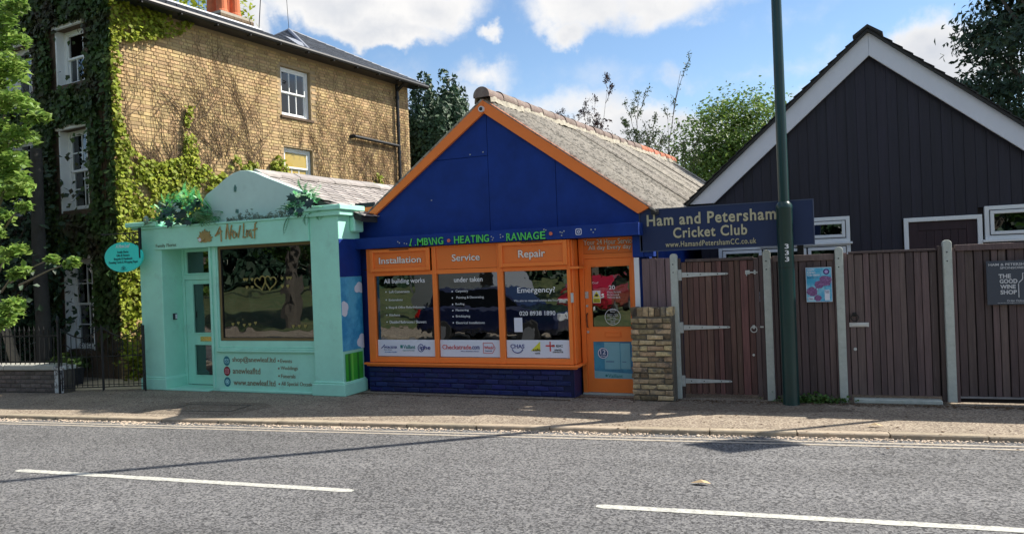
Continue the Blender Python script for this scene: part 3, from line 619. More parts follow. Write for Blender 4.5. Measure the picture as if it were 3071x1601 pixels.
# painted brick plinth
plin = MB().box(-1.94, 1.49, yf+.012, .1, 0, .41).build('plinth', mat('navy_mortar', (.004, .007, .05), .7), B)
pbm = [rough_box_mesh('brick', .22, .05, .068, BLUEB, .012, .005, s) for s in range(5)]
for r_ in range(5):
    z = .045+r_*.077; x = -1.94+(.11 if r_ % 2 else .0)
    if r_ % 2: inst('brick', pbm[0], plin, (-1.885, yf-.003, z), sc=(.48, 1, 1))
    while x+.225 <= 1.52:
        inst('brick', pbm[random.randrange(5)], plin, (x+.1125, yf-.004+random.uniform(-.004, .003), z+random.uniform(-.002, .002)), (0, random.uniform(-.012, .012), 0)); x += .226
MB().box(1.495, 1.505, yf+.005, .15, 0, .41).build('plinth_side', BLUEB, plin)
# ---- doorway
dw = MB().box(1.53, 1.60, .13, .22, .0, 2.27).box(1.60, 2.37, .13, .22, 1.975, 2.045).box(2.30, 2.37, .13, .22, .0, 1.975).build('door_frame', ORANGE, B, bevel=.004)
sb = MB().box(1.60, 2.37, .145, .16, 2.046, 2.27).build('sign_board', ORANGE_D, B)
sh_text('Your 24 Hour Service', 1.61, 2.365, 2.175, 2.255, .144, CREAM, sb, bold=.004); sh_text('All day Every day', 1.68, 2.32, 2.085, 2.165, .144, CREAM, sb, bold=.004)
door = MB()
for (a, b, c, d) in holed(1.603, 2.297, .035, 1.972, [(1.70, 2.28, .98, 1.86), (1.70, 2.28, .235, .77)]): door.box(a, b, .15, .19, c, d)
door = door.build('door', ORANGE, B, bevel=.0)
MB().box(1.70, 2.28, .172, .178, .98, 1.86).build('pane', GLASS2, door)
MB().box(1.69, 2.29, .30, 1.5, .1, 2.2).build('interior', DARKIN, B)
MB().frame(1.693, 2.287, .973, 1.867, .012, .142, .15).build('glazing_bead', ORANGE, door, bevel=.002)
PB = mat('poster_blue', (.025, .12, .30), .4, var=.3, vscale=3, col2=(.05, .30, .45), c2scale=1.2)
MB().box(1.70, 2.28, .160, .171, .235, .77).build('poster', PB, door)
LB = mat('pale_blue_print', (.22, .48, .56), .4, var=.08)
MB().prism([(1.70, .235), (2.28, .235), (2.28, .31), (2.0, .325), (1.70, .345)], .157, .160).build('poster_strip', LB, door)
MB().box(1.86, 2.09, .157, .1595, .37, .755).box(2.10, 2.24, .157, .1595, .375, .745).build('poster_boiler', LB, door)
MB().box(1.88, 2.0, .1555, .157, .475, .485).box(2.12, 2.18, .1555, .157, .475, .482).build('poster_mark', NAVYL, door)
T('Vaillant', 1.905, 2.12, .25, .30, .157, TEALL, door, bold=.008); MB().disc(1.88, .277, .018, .154, .157, 12).build('poster_mark', TEALL, door)
MB().disc(1.84, .60, .082, .155, .157, 28).build('poster_badge', mat('badge_blue', (.03, .09, .22), .5), door); MB().ring(1.84, .60, .078, .012, .153, .155, 28).build('poster_ring', WHITES, door); T('12', 1.80, 1.88, .585, .65, .155, WHITES, door, bold=.012); T('YEARS', 1.80, 1.88, .55, .57, .155, WHITES, door)
T('20', 1.96, 2.05, 1.52, 1.58, .171, WL, door, bold=.008); T('Ham Street,\nRichmond\nTW10 8LR', 1.93, 2.14, 1.39, 1.50, .171, WL2, door, align='LEFT')
T('Coal', 1.71, 1.80, 1.61, 1.64, .171, WL2, door)
MB().box(1.71, 1.83, .170, .1715, 1.33, 1.51).build('warning_sticker', WHITES, door); MB().prism([(1.715, 1.41), (1.825, 1.41), (1.77, 1.50)], .1685, .170).box(1.715, 1.825, .1685, .170, 1.335, 1.40).build('warning_triangle', YEL, door)
MB().prism([(1.75, 1.425), (1.79, 1.425), (1.795, 1.45), (1.77, 1.462), (1.745, 1.447)], .167, .1685).build('warning_mark', MATS['black_letter'], door); T('CCTV IN\nOPERATION', 1.725, 1.815, 1.345, 1.39, .168, MATS['black_letter'], door)
MB().ring(2.0, 1.125, .118, .007, .169, .171, 36).build('opening_ring', WL, door)
T('Opening\nTimes', 1.95, 2.05, 1.19, 1.235, .171, WL, door); T('Monday - Friday\n9:00am - 5:00pm\nSaturday\n9:00am - 12:00pm\nSunday\nClosed', 1.91, 2.09, 1.03, 1.17, .171, WL2, door)
hd = MB(); hd.tube([(1.63, .15, 1.18), (1.63, .11, 1.17), (1.63, .105, 1.08), (1.63, .11, .99), (1.63, .15, .98)], .009, 8); hd.build('handle', METAL_D, door)
for z in (1.29, .91, 1.46): MB().disc(1.63, z, .018, .138, .15, 14).build('lock', GALV, door)
MB().box(1.605, 1.655, .135, .15, 1.40, 1.50).build('keypad', GALV, door, bevel=.003)
MB().frame(1.88, 2.12, .835, .905, .012, .138, .15).box(1.892, 2.108, .142, .15, .847, .893).build('letter_plate', ORANGE, door, bevel=.002)
MB().box(1.53, 2.4, .1, .45, .0, .03).build('doorstep', CONC, B, bevel=.004)
# fascia lettering with some letters missing
fy = -.264
def ux(u): return (u-5)*.9785+5
def glyph(s, x0, x1, z0=2.285, z1=2.395, rot=0, m=LIME):
    x0, x1 = ux(x0), ux(x1)
    text(s, x0-.006, x1+.006, z0-.008, z1+.004, fy, METAL_D, B, 'letter_shadow', bold=.03, depth=.001)
    return text(s, x0, x1, z0, z1, fy-.002, m, B, 'letter', bold=.014, depth=.012)
for (s, a, b) in (('M', -1.06, -.955), ('B', -.94, -.865), ('\\', -.86, -.80), ('N', -.795, -.71), ('G', -.69, -.60), ('H', -.41, -.32), ('E', -.305, -.24), ('A', -.23, -.13), ('T', -.12, -.05), ('I', -.03, -.01), ('N', .0, .085), ('G', .095, .18),
                  ('R', .47, .54), ('A', .545, .64), ('\\', .64, .70), ('N', .70, .785), ('A', .79, .89), ('G', .90, .99), ('E', 1.01, 1.09)): glyph(s, a, b)
glyph('/', -1.20, -1.155, 2.30, 2.395); glyph('-', -1.21, -1.17, 2.285, 2.30); glyph('.', -1.10, -1.085, 2.285, 2.30)
DOT = mat('salmon_dot', (.72, .16, .08), .5)
for (x, z) in ((-.505, 2.335), (1.175, 2.355)): MB().disc(ux(x), z, .026, fy-.012, fy, 18).build('letter_dot', DOT, B)
sc = MB()
for (x, z) in ((-1.42, 2.36), (-1.39, 2.34), (-1.30, 2.33), (-1.26, 2.32), (.22, 2.36), (.25, 2.34), (.235, 2.31), (.37, 2.38), (.37, 2.34), (.41, 2.35), (1.32, 2.37), (1.35, 2.36), (1.34, 2.32), (1.38, 2.38), (1.79, 2.38), (1.82, 2.34), (1.85, 2.38), (1.07, 2.42), (1.10, 2.41), (-.8, 2.99), (-.1, 3.64), (.12, 3.66)): sc.box(ux(x)-.008, ux(x)+.008, fy-.006, fy, z-.008, z+.008) if z < 2.44 else sc.box(x-.008, x+.008, -.012, 0, z-.008, z+.008)
sc.build('fixing_stubs', GALV, B)
def camera_icon(parent, cx, cz, s, y, m, mb_=None):
    """rounded square outline, ring and dot"""
    def rr(h, r):
        return [(cx+sx*(h-r)+r*math.cos(a), cz+sz*(h-r)+r*math.sin(a)) for (sx, sz, a0) in ((1, 1, 0), (-1, 1, 90), (-1, -1, 180), (1, -1, 270)) for a in [R(a0+i*22.5) for i in range(5)]]
    mb = MB(); A = rr(s, s*.45); Bi = rr(s*.78, s*.3); n = len(A)
    for i in range(n):
        j = (i+1) % n; mb.add([(A[i][0], y, A[i][1]), (A[j][0], y, A[j][1]), (Bi[j][0], y, Bi[j][1]), (Bi[i][0], y, Bi[i][1]), (A[i][0], y+.002, A[i][1]), (A[j][0], y+.002, A[j][1]), (Bi[j][0], y+.002, Bi[j][1]), (Bi[i][0], y+.002, Bi[i][1])], [(0, 1, 2, 3), (4, 7, 6, 5), (0, 4, 5, 1), (2, 6, 7, 3)])
    mb.ring(cx, cz, s*.46, s*.2, y, y+.002, 20); mb.disc(cx+s*.52, cz+s*.52, s*.11, y, y+.002, 8); return mb.build('camera_icon', m, parent)
camera_icon(B, ux(1.60), 2.36, .045, fy-.004, WHITES)

# ================================================================== GREEN FLORIST SHOP
G = thing('florist_shop', 'mint green florist shop with a curved gable and gold lettering', 'shop', (-9, 9.9, 0))
MB().box(-2.30, -1.78, 0, .5, 0, 2.84).box(-2.30, -2.0, .5, 6, 0, 2.7).build('pillar', GREEN, G, bevel=.008)
MB().box(-2.335, -1.74, -.035, .5, 0, .19).prism([(-2.335, .19), (-1.74, .19), (-1.78, .225), (-2.30, .225)], -.02, .5).build('plinth', GREEN, G, bevel=.01)
MB().box(-2.52, -1.80, -.09, .5, 2.845, 2.925).box(-2.42, -1.84, -.045, .5, 2.80, 2.844).build('capital', GREEN, G, bevel=.01)
MB().box(1.38, 1.92, 0, .58, 0, 2.80).build('pillar', GREEN, G, bevel=.008)
MB().box(1.34, 1.965, -.04, .6, 0, .19).prism([(1.34, .19), (1.965, .19), (1.925, .225), (1.375, .225)], -.02, .59).build('plinth', GREEN, G, bevel=.01)
MB().box(1.30, 2.04, -.10, .58, 2.885, 2.965).box(1.34, 2.0, -.06, .56, 2.80, 2.884).build('capital', GREEN, G, bevel=.01)
MB().box(1.921, 2.02, .3, .56, 2.55, 2.80).build('corbel', GREEN, G, bevel=.02)
# mural on the flank: painted sky with clouds above a striped green panel
MB().box(1.921, 1.926, .0, .575, 1.845, 2.44).build('flank_blue', BLUE, G)
MSKY = mat('mural_sky', (.03, .28, .55), .5, var=.1, col2=(.10, .45, .68), c2scale=2)
mur = MB().box(1.921, 1.929, .005, .575, .69, 1.842).build('mural', MSKY, G)
for (cy, cz, rs) in ((.50, 1.68, ((0, 0, .09), (-.07, -.03, .07), (.05, -.04, .07))), (.06, 1.42, ((0, 0, .06), (.03, -.05, .09), (-.03, -.10, .08), (.02, -.14, .07))), (.52, .86, ((0, 0, .08), (-.06, -.07, .08), (.02, -.10, .09)))):
    ys_ = [max(.008, min(.572, cy+dy+r_*math.cos(a_))) for (dy, dz, r_) in rs for a_ in (0,)]
    outl = []
    for i in range(40):
        a_ = 2*math.pi*i/40; mx_ = .02
        for (dy, dz, r_) in rs:    # furthest reach of the puffs along this direction from the cloud centre
            ay, az = dy, dz+.05; b_ = ay*math.cos(a_)+az*math.sin(a_); disc_ = b_*b_-(ay*ay+az*az-r_*r_)
            if disc_ > 0: mx_ = max(mx_, b_+math.sqrt(disc_))
        outl.append((max(.006, min(.574, cy+mx_*math.cos(a_))), max(.692, min(1.84, cz-.05+mx_*math.sin(a_)*.9))))
    mb = MB(); mb.add([(1.9315, p_[0], p_[1]) for p_ in outl], [tuple(range(40))]); mb.build('mural_cloud', WHITES, mur)
# plain stand-in for the painted figure: loose patches of its colours
pg_ = MB().box(1.930, 1.934, .05, .52, .20, .645).build('striped_panel', mat('panel_green', (.05, .40, .04), .5, var=.08), G)
MB().box(1.9345, 1.937, .12, .17, .205, .64).box(1.9345, 1.937, .36, .41, .205, .64).build('stripe', mat('panel_green_dark', (.02, .19, .03), .5), pg_)
MB().box(1.9345, 1.937, .20, .25, .205, .64).build('stripe', mat('panel_green_light', (.16, .60, .08), .5), pg_)
# fascia + parapet
fas = MB().box(-1.90, 1.379, -.03, .10, 2.43, 2.795).build('fascia', GREEN, G, bevel=.004)
MB().box(-1.93, 1.34, -.05, .12, 2.796, 2.83).build('fascia_capping', GREEN, G, bevel=.006)
MB().box(-1.77, 1.379, .10, .5, 2.431, 2.79).build('soffit', GREEN, G)
cur = [(-.93, 2.83), (-.93, 3.24), (-.84, 3.335), (-.60, 3.46), (-.42, 3.57), (-.26, 3.64), (-.10, 3.675), (.05, 3.67), (.22, 3.62), (.42, 3.53), (.70, 3.42), (1.0, 3.30), (1.22, 3.22), (1.25, 2.83)]
MB().prism(cur, .14, .30).build('gable', GREEN2, G, bevel=.006)
tie = MB().prism([(-.23, 3.33), (-.19, 3.33), (-.18, 3.40), (-.205, 3.45), (-.23, 3.40)], .125, .14).prism([(-.22, 2.98), (-.16, 2.97), (-.155, 3.03), (-.21, 3.04)], .13, .14).build('wall_tie', mat('faded_green_metal', (.08, .2, .17), .7), G)
# roof of slates
def gx(y): return .05+SK*y
rz0, rz1 = 3.60, 2.78; rx1 = 2.12
MB().prism([(.05, rz0), (rx1, rz1), (rx1, rz1-.08), (.05, rz0-.1), (-2.3, 2.62), (-2.3, 2.7)], .31, 7.2, SK).build('roof_deck', ROOFD, G)
smh = [rough_box_mesh('slate', .298, .012, .26, GSLATE, .003, .003, s) for s in range(4)]
sl = math.atan2(rz0-rz1, rx1-.05); Ls = math.hypot(rz0-rz1, rx1-.05)
nrow = 11
for r_ in range(nrow):
    t = (r_+.5)/nrow; off = .15 if r_ % 2 else 0
    for c_ in range(23):
        y = .45+c_*.302+off; 
        if y > 7.1: continue
        px_, pz = .05+(rx1-.05)*t+SK*y, rz0+(rz1-rz0)*t
        me = smh[random.randrange(4)]
        o = bpy.data.objects.new('slate', me); link(o, G)
        # columns: slate width along +y, face along slope normal, length down the slope
        nrm_ = Vector((math.sin(sl), 0, math.cos(sl))); dwn = Vector((math.cos(sl), 0, -math.sin(sl)))
        zax = (-dwn+nrm_*-.055).normalized(); yax = -(nrm_); yax = (yax-yax.dot(zax)*zax).normalized(); xax = yax.cross(zax)
        M = Matrix((xax, yax, zax)).transposed().to_4x4(); M.translation = Vector((px_, y, pz))+nrm_*.030
        o.matrix_local = M @ Matrix.Rotation(random.uniform(-.02, .02), 4, 'Y')
y = .3
hm = MB(); 
for k in range(16):
    q = MB(); q.prism([(-.15, -.10), (0, 0.02), (.17, -.07), (.165, -.03), (0, .06), (-.15, -.06)], 0, .44); inst('ridge_tile', q.mesh('ridge_tile', GSLATE), G, (gx(y), y, rz0+.05+random.uniform(-.005, .01)), (0, 0, -math.atan(SK)+random.uniform(-.02, .02))); y += .445
MB().prism([(-2.3, 0), (2.1, 0), (2.1, 2.7), (.05, 3.5), (-2.3, 2.6)], 7.2, 7.3).box(1.95, 2.08, .9, 7.2, 0, 2.7).build('rear_wall', BRICKD, G)
MB().tube([(2.1, .32, 2.80), (2.85, 7.0, 2.78)], .05, 8).build('gutter', BLACKP, G)
# doorway
dr = .45
MB().box(-1.78, -1.72, dr-.02, dr+.08, 0, 2.43).box(-1.72, -.84, dr-.02, dr+.08, 1.885, 1.975).box(-.85, -.79, dr-.02, dr+.08, 0, 1.884).build('door_frame', GREEN, G, bevel=.006)
gd = MB()
for (a, b, c, d) in holed(-1.715, -.852, .035, 1.88, [(-1.54, -1.03, .95, 1.81), (-1.54, -1.03, .20, .735)]): gd.box(a, b, dr, dr+.045, c, d)
gd = gd.build('door', GREEN, G)
MB().frame(-1.56, -1.01, .93, 1.83, .022, dr-.012, dr).frame(-1.56, -1.01, .18, .755, .022, dr-.012, dr).build('glazing_bead', GREEN, gd, bevel=.003)
MB().box(-1.54, -1.03, dr+.02, dr+.026, .95, 1.81).box(-1.54, -1.03, dr+.02, dr+.026, .20, .735).build('pane', GLASS, gd)
MB().box(-1.40, -1.14, dr-.015, dr, .80, .88).box(-1.36, -1.18, dr-.02, dr-.015, .825, .855).build('letter_plate', BRASS, gd, bevel=.003)
tr = MB().frame(-1.72, -.84, 1.976, 2.43, .05, dr-.0, dr+.06, wb=.03).build('transom_window', GREEN, G, bevel=.004)
MB().box(-1.67, -.89, dr+.03, dr+.036, 2.0, 2.38).build('pane', GLASS, tr)
MB().box(-1.8, 1.3, 1.6, 1.62, 0, 2.5).box(-1.8, 1.3, .7, 1.6, 2.46, 2.48).box(-1.8, 1.3, .6, 1.6, .0, .02).build('interior', INTER, G)
MB().box(-1.6, -1.2, 1.0, 1.3, .02, 1.0).box(-.4, .3, .7, 1.2, .02, 1.1).box(.6, 1.1, .7, 1.1, .02, .9).build('display_unit', INTER, G)
MB().box(-1.78, -.8, -.04, dr-.02, 0, .03).build('doorstep', GREEN, G, bevel=.006)
ic = MB().box(-1.779, -1.755, .20, .28, 1.20, 1.31).build('intercom', BLACKP, G, bevel=.004)
MB().box(-1.756, -1.752, .235, .272, 1.215, 1.295).build('intercom_plate', WHITES, ic)
# post beside the window, window frame, sills, stall riser
MB().box(-.79, -.60, .07, dr+.06, 0, 2.43).box(-.76, -.72, .045, .07, .05, 2.43).box(-.68, -.62, .05, .07, .66, 2.43).build('post', GREEN, G, bevel=.005)
wn_ = MB().frame(-.60, 1.38, .845, 2.428, .045, .095, .17).build('shop_window', GOLDF, G, bevel=.004)
MB().frame(-.555, 1.335, .89, 2.383, .012, .11, .14).build('inner_bead', METAL_D, wn_)
MB().box(-.545, 1.325, .125, .133, .90, 2.373).build('pane', GLASS, wn_)
MB().box(-.60, 1.379, .06, .16, .735, .843).box(-.62, 1.379, .03, .16, .70, .733).box(-.62, 1.379, .015, .15, .665, .698).box(-.60, 1.379, .045, .15, .645, .664).build('sill', GREEN, G, bevel=.006)
rz_ = MB().box(-.60, 1.379, .065, .15, .0, .644).build('stall_riser', GREEN, G)
MB().box(-.60, 1.36, .02, .065, 0, .045).build('riser_foot', GREEN, G, bevel=.01)
# window stickers: linked hearts and little hearts
HG = mat('gold_film', (.30, .25, .07), .5)
def heart(cx, cz, s, n=40, rot=0.0):
    out = []
    for i in range(n):
        t = 2*math.pi*i/n; x = .92*math.sin(t)**3; z = (.8125*math.cos(t)-.3125*math.cos(2*t)-.125*math.cos(3*t)-.0625*math.cos(4*t))
        c, d = math.cos(rot), math.sin(rot); out.append((cx+s*(x*c-z*d), cz+s*(x*d+z*c)))
    return out
for (cx, cz, s, rt_) in ((.265, 1.80, .125, .25), (.47, 1.80, .125, -.15)):
    mb = MB(); mb.tube([(x, .117, z) for x, z in heart(cx, cz, s, rot=rt_)], .011, 5, closed=True); mb.build('heart_sticker', HG, wn_)
mb = MB()
for (cx, cz) in [(.09+dx, 1.86+dz) for dx in (0, .62) for dz in (0, -.13)]+[(-.02, 1.86), (-.02, 1.73), (.82, 1.86), (.82, 1.73), (-.07, 1.86), (.88, 1.86)]+[(-.35+i*.12, 1.12+.02*math.sin(i*2)) for i in range(5)]+[(.9+i*.12, 1.08) for i in range(3)]:
    mb.prism(heart(cx, cz, .032, 18), .116, .119)
mb.build('small_heart_stickers', HG, wn_)
# fascia lettering
T('Family Florist', -1.86, -1.39, 2.455, 2.525, -.031, mat('olive_letter', (.13, .17, .10), .5), fas, bold=.004)
fl = MB()
for i in range(11):
    a = R(-10+i*20); L_ = .17 if i % 2 else .15; c = (-.735, 2.56)
    tip = (c[0]+L_*1.0*math.cos(a), c[1]+L_*math.sin(a)*1.0); n1 = (-math.sin(a)*.035, math.cos(a)*.035); m_ = (c[0]+L_*.62*math.cos(a), c[1]+L_*.62*math.sin(a))
    fl.prism([(c[0], c[1]), (m_[0]-n1[0], m_[1]-n1[1]), tip, (m_[0]+n1[0], m_[1]+n1[1])], -.045-.001*i, -.031)
fl.disc(-.735, 2.555, .085, -.04, -.031, 20, rz=.05); fl.build('flower_emblem', GOLD, fas)
MB().disc(-.835, 2.555, .03, -.058, -.05, 14).build('emblem_centre', WHITES, fas)
# handwritten name as brush strokes
sx = -.48
strokes = [
 [(-.51, 2.60), (-.46, 2.66), (-.40, 2.75), (-.385, 2.62), (-.38, 2.50)], [(-.50, 2.61), (-.43, 2.645), (-.36, 2.68)],
 [(-.285, 2.54), (-.27, 2.66), (-.24, 2.79)], [(-.24, 2.78), (-.225, 2.62), (-.20, 2.53)], [(-.20, 2.53), (-.18, 2.65), (-.15, 2.77)],
 [(-.16, 2.60), (-.125, 2.62), (-.105, 2.66), (-.13, 2.68), (-.15, 2.63), (-.13, 2.56), (-.10, 2.55)],
 [(-.085, 2.66), (-.07, 2.56), (-.045, 2.63), (-.02, 2.55), (.03, 2.75)],
 [(.105, 2.78), (.095, 2.65), (.08, 2.545), (.14, 2.555)], [(.14, 2.59), (.17, 2.62), (.185, 2.66), (.16, 2.67), (.15, 2.60), (.175, 2.555)],
 [(.25, 2.66), (.21, 2.66), (.20, 2.59), (.22, 2.56), (.25, 2.63), (.255, 2.55), (.27, 2.53)], [(.37, 2.78), (.34, 2.76), (.325, 2.65), (.315, 2.52)], [(.28, 2.655), (.38, 2.68)]]
mb = MB()
for s_ in strokes: mb.tube([(x, -.042, z) for x, z in s_], .0125, 6)
mb.build('lettering', GOLD, fas)
# stickers and words on the stall riser
py_ = .064
DT = mat('sticker_teal', (.02, .20, .24), .5); DR_ = mat('sticker_red', (.22, .01, .02), .5); LC = mat('sticker_pale', (.42, .78, .82), .5); PK = mat('sticker_pink', (.75, .30, .35), .5)
for (z, m, m2, kind_) in ((.51, DT, LC, 0), (.34, DR_, PK, 1), (.16, DT, LC, 2)):
    dk = MB().disc(-.463, z, .068, py_-.003, py_, 28, rz=.08).build('round_sticker', m, rz_)
    if kind_ == 0:
        MB().frame(-.503, -.423, z-.032, z+.032, .008, py_-.006, py_-.003).build('envelope_icon', m2, dk); MB().tube([(-.50, py_-.006, z+.028), (-.463, py_-.006, z-.004), (-.426, py_-.006, z+.028)], .004, 5).build('envelope_icon', m2, dk)
    elif kind_ == 1: camera_icon(dk, -.463, z, .042, py_-.006, m2)
    else:
        MB().disc(-.463, z, .042, py_-.006, py_-.003, 20).build('globe_icon', m2, dk); MB().ring(-.463, z, .03, .008, py_-.009, py_-.006, 16).build('globe_icon', m, dk)
GL = mat('riser_letter', (.24, .19, .11), .5, var=.15)
T('shop@anewleaf.ltd', -.34, .56, .475, .585, py_, GL, rz_, bold=.008); T('anewleafltd', -.34, .24, .30, .40, py_, GL, rz_, bold=.008); T('www.anewleaf.ltd', -.33, .54, .11, .205, py_, GL, rz_, bold=.008)
for (s, x1, z0, z1) in (('Events', .89, .495, .555), ('Weddings', 1.0, .365, .44), ('Funerals', .95, .25, .31), ('All Special Occasions', 1.37, .11, .19)):
    T(s, .66, x1, z0, z1, py_, GL, rz_, bold=.002); MB().disc(.62, (z0+z1)/2, .016, py_-.004, py_, 10).build('bullet', GL, rz_)

# hanging oval sign on its iron bracket
HS = thing('hanging_sign', 'turquoise oval hanging sign on an ornate black iron bracket by the green shop', 'sign', (-11.3, 9.72, 2.3))
br = MB(); br.box(.23, .262, -.03, .01, 0.0, .52).tube([(.25, -.01, .44), (-.62, -.01, .44)], .011, 8).tube([(-.62, -.01, .44), (-.70, -.01, .455)], [.02, .004], 8)
br.tube([(.25, -.01, .02), (.20, -.01, .15), (.10, -.01, .27), (-.03, -.01, .35), (-.10, -.01, .43)], .010, 6)
for (cx, cz, r_) in ((.17, .355, .062), (.04, .372, .05), (.185, .22, .05)): br.ring(cx, cz, r_, .012, -.018, -.004, 20)
br.tube([(.25, -.01, .50), (.0, -.01, .50)], .007, 6); br.build('bracket', METAL_D, HS)
MB().tube([(-.37, -.01, .44), (-.37, -.01, .27)], .004, 5).tube([(.07, -.01, .44), (.07, -.01, .27)], .004, 5).build('hanger', METAL_D, HS)
n = 48; pl = MB().disc(-.15, .03, .455, -.025, .005, 56, rz=.262).build('oval_board', TURQ, HS)
TL = mat('sign_teal_letter', (.01, .10, .11), .5)
T('A New Leaf', -.32, .02, .19, .255, -.026, WL, pl, shear=.3); T('Family Florist\nGifts & Flowers\nBespoke & Handmade\nGreeting Cards & Wrapping Paper', -.50, .20, -.09, .14, -.026, TL, pl)
mb = MB()
for i in range(5):
    a = R(30+i*30); mb.tube([(-.15, -.028, -.18), (-.15+.05*math.cos(a), -.028, -.18+.035*math.sin(a)), (-.15+.06*math.cos(a), -.028, -.18+.06*math.sin(a))], .004, 4)
mb.tube([(-.22, -.028, -.185), (-.15, -.028, -.20), (-.08, -.028, -.185)], .004, 4).build('lotus_mark', TL, pl)

# artificial greenery resting on the parapet
FQ = .62
def fern(mb_pts, base, direc, L, w, droop, rn):
    """list of leaflet (pos,normal,tangent,size)"""
    p = Vector(base); d = Vector(direc).normalized(); n = 14
    for i in range(n):
        t = i/n; p = p+d*(L/n); d = (d+Vector((0, 0, -droop/n))).normalized(); s = d.cross(Vector((0, 0, 1))); s = s.normalized() if s.length > .01 else Vector((1, 0, 0))
        ww = w*math.sin(math.pi*min(1, .15+t*.95))
        for sg in (-1, 1): mb_pts.append((p+s*sg*ww*.5, (s*sg+d*.5).normalized(), ww, L/n*FQ))
def fern_mesh(name, items, material, parent):
    mb = MB()
    for (p, t, L, w) in items:
        nrm_ = t.cross(Vector((0.1, -.9, .5))).normalized(); a = p-t*L*.5; b = p+t*L*.5
        mb.add([a, p+nrm_*w*.5+Vector((0, 0, .004)), b, p-nrm_*w*.5], [(0, 1, 2, 3)])
    return mb.build(name, material, parent)
FK = mat('fake_leaf_green', (.03, .22, .07), .4, var=.3, vscale=6, rnd=.3, island=True, trans=.15)
FKD = mat('fake_leaf_dark', (.012, .05, .05), .4, var=.3, vscale=6, rnd=.3, island=True)
FKP = mat('fake_leaf_pale', (.22, .34, .30), .5, var=.2, vscale=8, rnd=.2, island=True)
FKB = mat('fake_leaf_bright', (.10, .48, .16), .4, var=.3, vscale=6, rnd=.3, island=True, trans=.3)
def monstera(mb, c, r_, nrm_):
    nrm_ = Vector(nrm_).normalized(); u = nrm_.cross(Vector((0, 0, 1))).normalized(); v = nrm_.cross(u); vs = [tuple(Vector(c))]; n = 18
    for i in range(n):
        a = 2*math.pi*i/n; rr = r_*(1.0 if i % 2 else .62)*(.8+.35*math.cos(a)); p = Vector(c)+u*rr*math.cos(a)+v*rr*math.sin(a)*.85-nrm_*.12*rr*abs(math.sin(a)); vs.append(tuple(p))
    mb.add(vs, [(0, 1+i, 1+(i+1) % n) for i in range(n)])
def greenery(name, label, x0, x1, zt, seed, big=1.0):
    rn = random.Random(seed); w = x1-x0; t = thing(name, label, 'plant', (-9+(x0+x1)/2, 9.92, 2.84)); cx = 0
    it = []; it2 = []; it3 = []
    for i in range(int(60*w)):
        bx = rn.uniform(-w*.42, w*.42); hz = (zt-2.84)*(1-(abs(bx)/(w*.5))**1.6)
        dd = (rn.uniform(-1, 1)+bx/w, rn.uniform(-.9, .1), rn.uniform(-.2, 1.0)); fern(it, (bx, rn.uniform(-.08, .1), hz*rn.uniform(.1, .75)), dd, rn.uniform(.14, .26)*big, .09, rn.uniform(.5, 1.6), rn)
    for i in range(int(20*w)):
        bx = rn.uniform(-w*.35, w*.35); hz = (zt-2.84)*(1-(abs(bx)/(w*.5))**1.6); fern(it2, (bx, rn.uniform(-.05, .1), hz*rn.uniform(.5, .8)), (rn.uniform(-.8, .8), rn.uniform(-.5, .3), 1), rn.uniform(.16, .26)*big, .10, rn.uniform(.6, 1.5), rn)
    fern_mesh('fern_frond', it, FK, t); fern_mesh('fern_frond', it2, FKB, t)
    md = MB()
    for i in range(int(16*w)): monstera(md, (rn.uniform(-w*.36, w*.36), rn.uniform(-.16, -.02), rn.uniform(.02, (zt-2.84)*.62)), rn.uniform(.08, .16), (rn.uniform(-.5, .5), -1, rn.uniform(-.2, .6)))
    md.build('broad_leaf', FKD, t)
    return t, w
t, w = greenery('artificial_greenery', 'large clump of artificial ferns and dark broad leaves on the left of the green fascia', -2.0, -.45, 3.44, 3, 1.25)
md = MB()
for i in range(9):
    a = R(i*40); monstera(md, (-w/2+.05+.045*math.cos(a), -.16, .11+.05*math.sin(a)), .05, (math.cos(a)*.5, -1, math.sin(a)*.5))
for i in range(4): monstera(md, (-.06+i*.05, -.2, .38-.05*i), .07, (.3*i-.4, -1, .8))
md.build('pale_leaf', FKP, t)
it = []; rn = random.Random(9)
for q in range(3): fern(it, (.45+q*.02, -.12, .18), (.5+.2*q, -.4, -.1), .42, .15, 1.9, rn)
for q in range(3): fern(it, (-.58, -.05, .05), (-1, -.2, .2), .3, .10, .8, rn)
fern_mesh('drooping_frond', it, mat('fake_leaf_olive', (.05, .16, .03), .45, var=.3, rnd=.2), t)
t, w = greenery('artificial_greenery', 'smaller clump of bright artificial ferns beside the right capital of the green shop', .98, 1.62, 3.36, 11, 1.05)
it = []
for q in range(3): fern(it, (-.24, -.1, .0), (-.15, -.3, -.6), .34, .10, 1.2, rn)
for q in range(2): fern(it, (.12, -.12, .0), (.1, -.3, -.6), .2, .07, 1.2, rn)
fern_mesh('trailing_frond', it, FK, t)
gl = thing('trailing_garland', 'thin faded garland of small leaves along the middle of the green fascia', 'plant', (-9, 9.88, 2.835))
P_ = []; 
for i in range(420): x = rn.uniform(-.25, 1.0); P_.append((x, rn.uniform(-.03, .03), abs(rn.gauss(0, .045))*(1+.6*math.sin(x*9))))
leaf_mesh('garland_leaf', np.array(P_), (0, -1, .4), .05, mat('faded_leaf', (.16, .25, .20), .6, var=.4, vscale=9, rnd=.3, island=True), gl, aspect=.5)['kind'] = 'stuff'

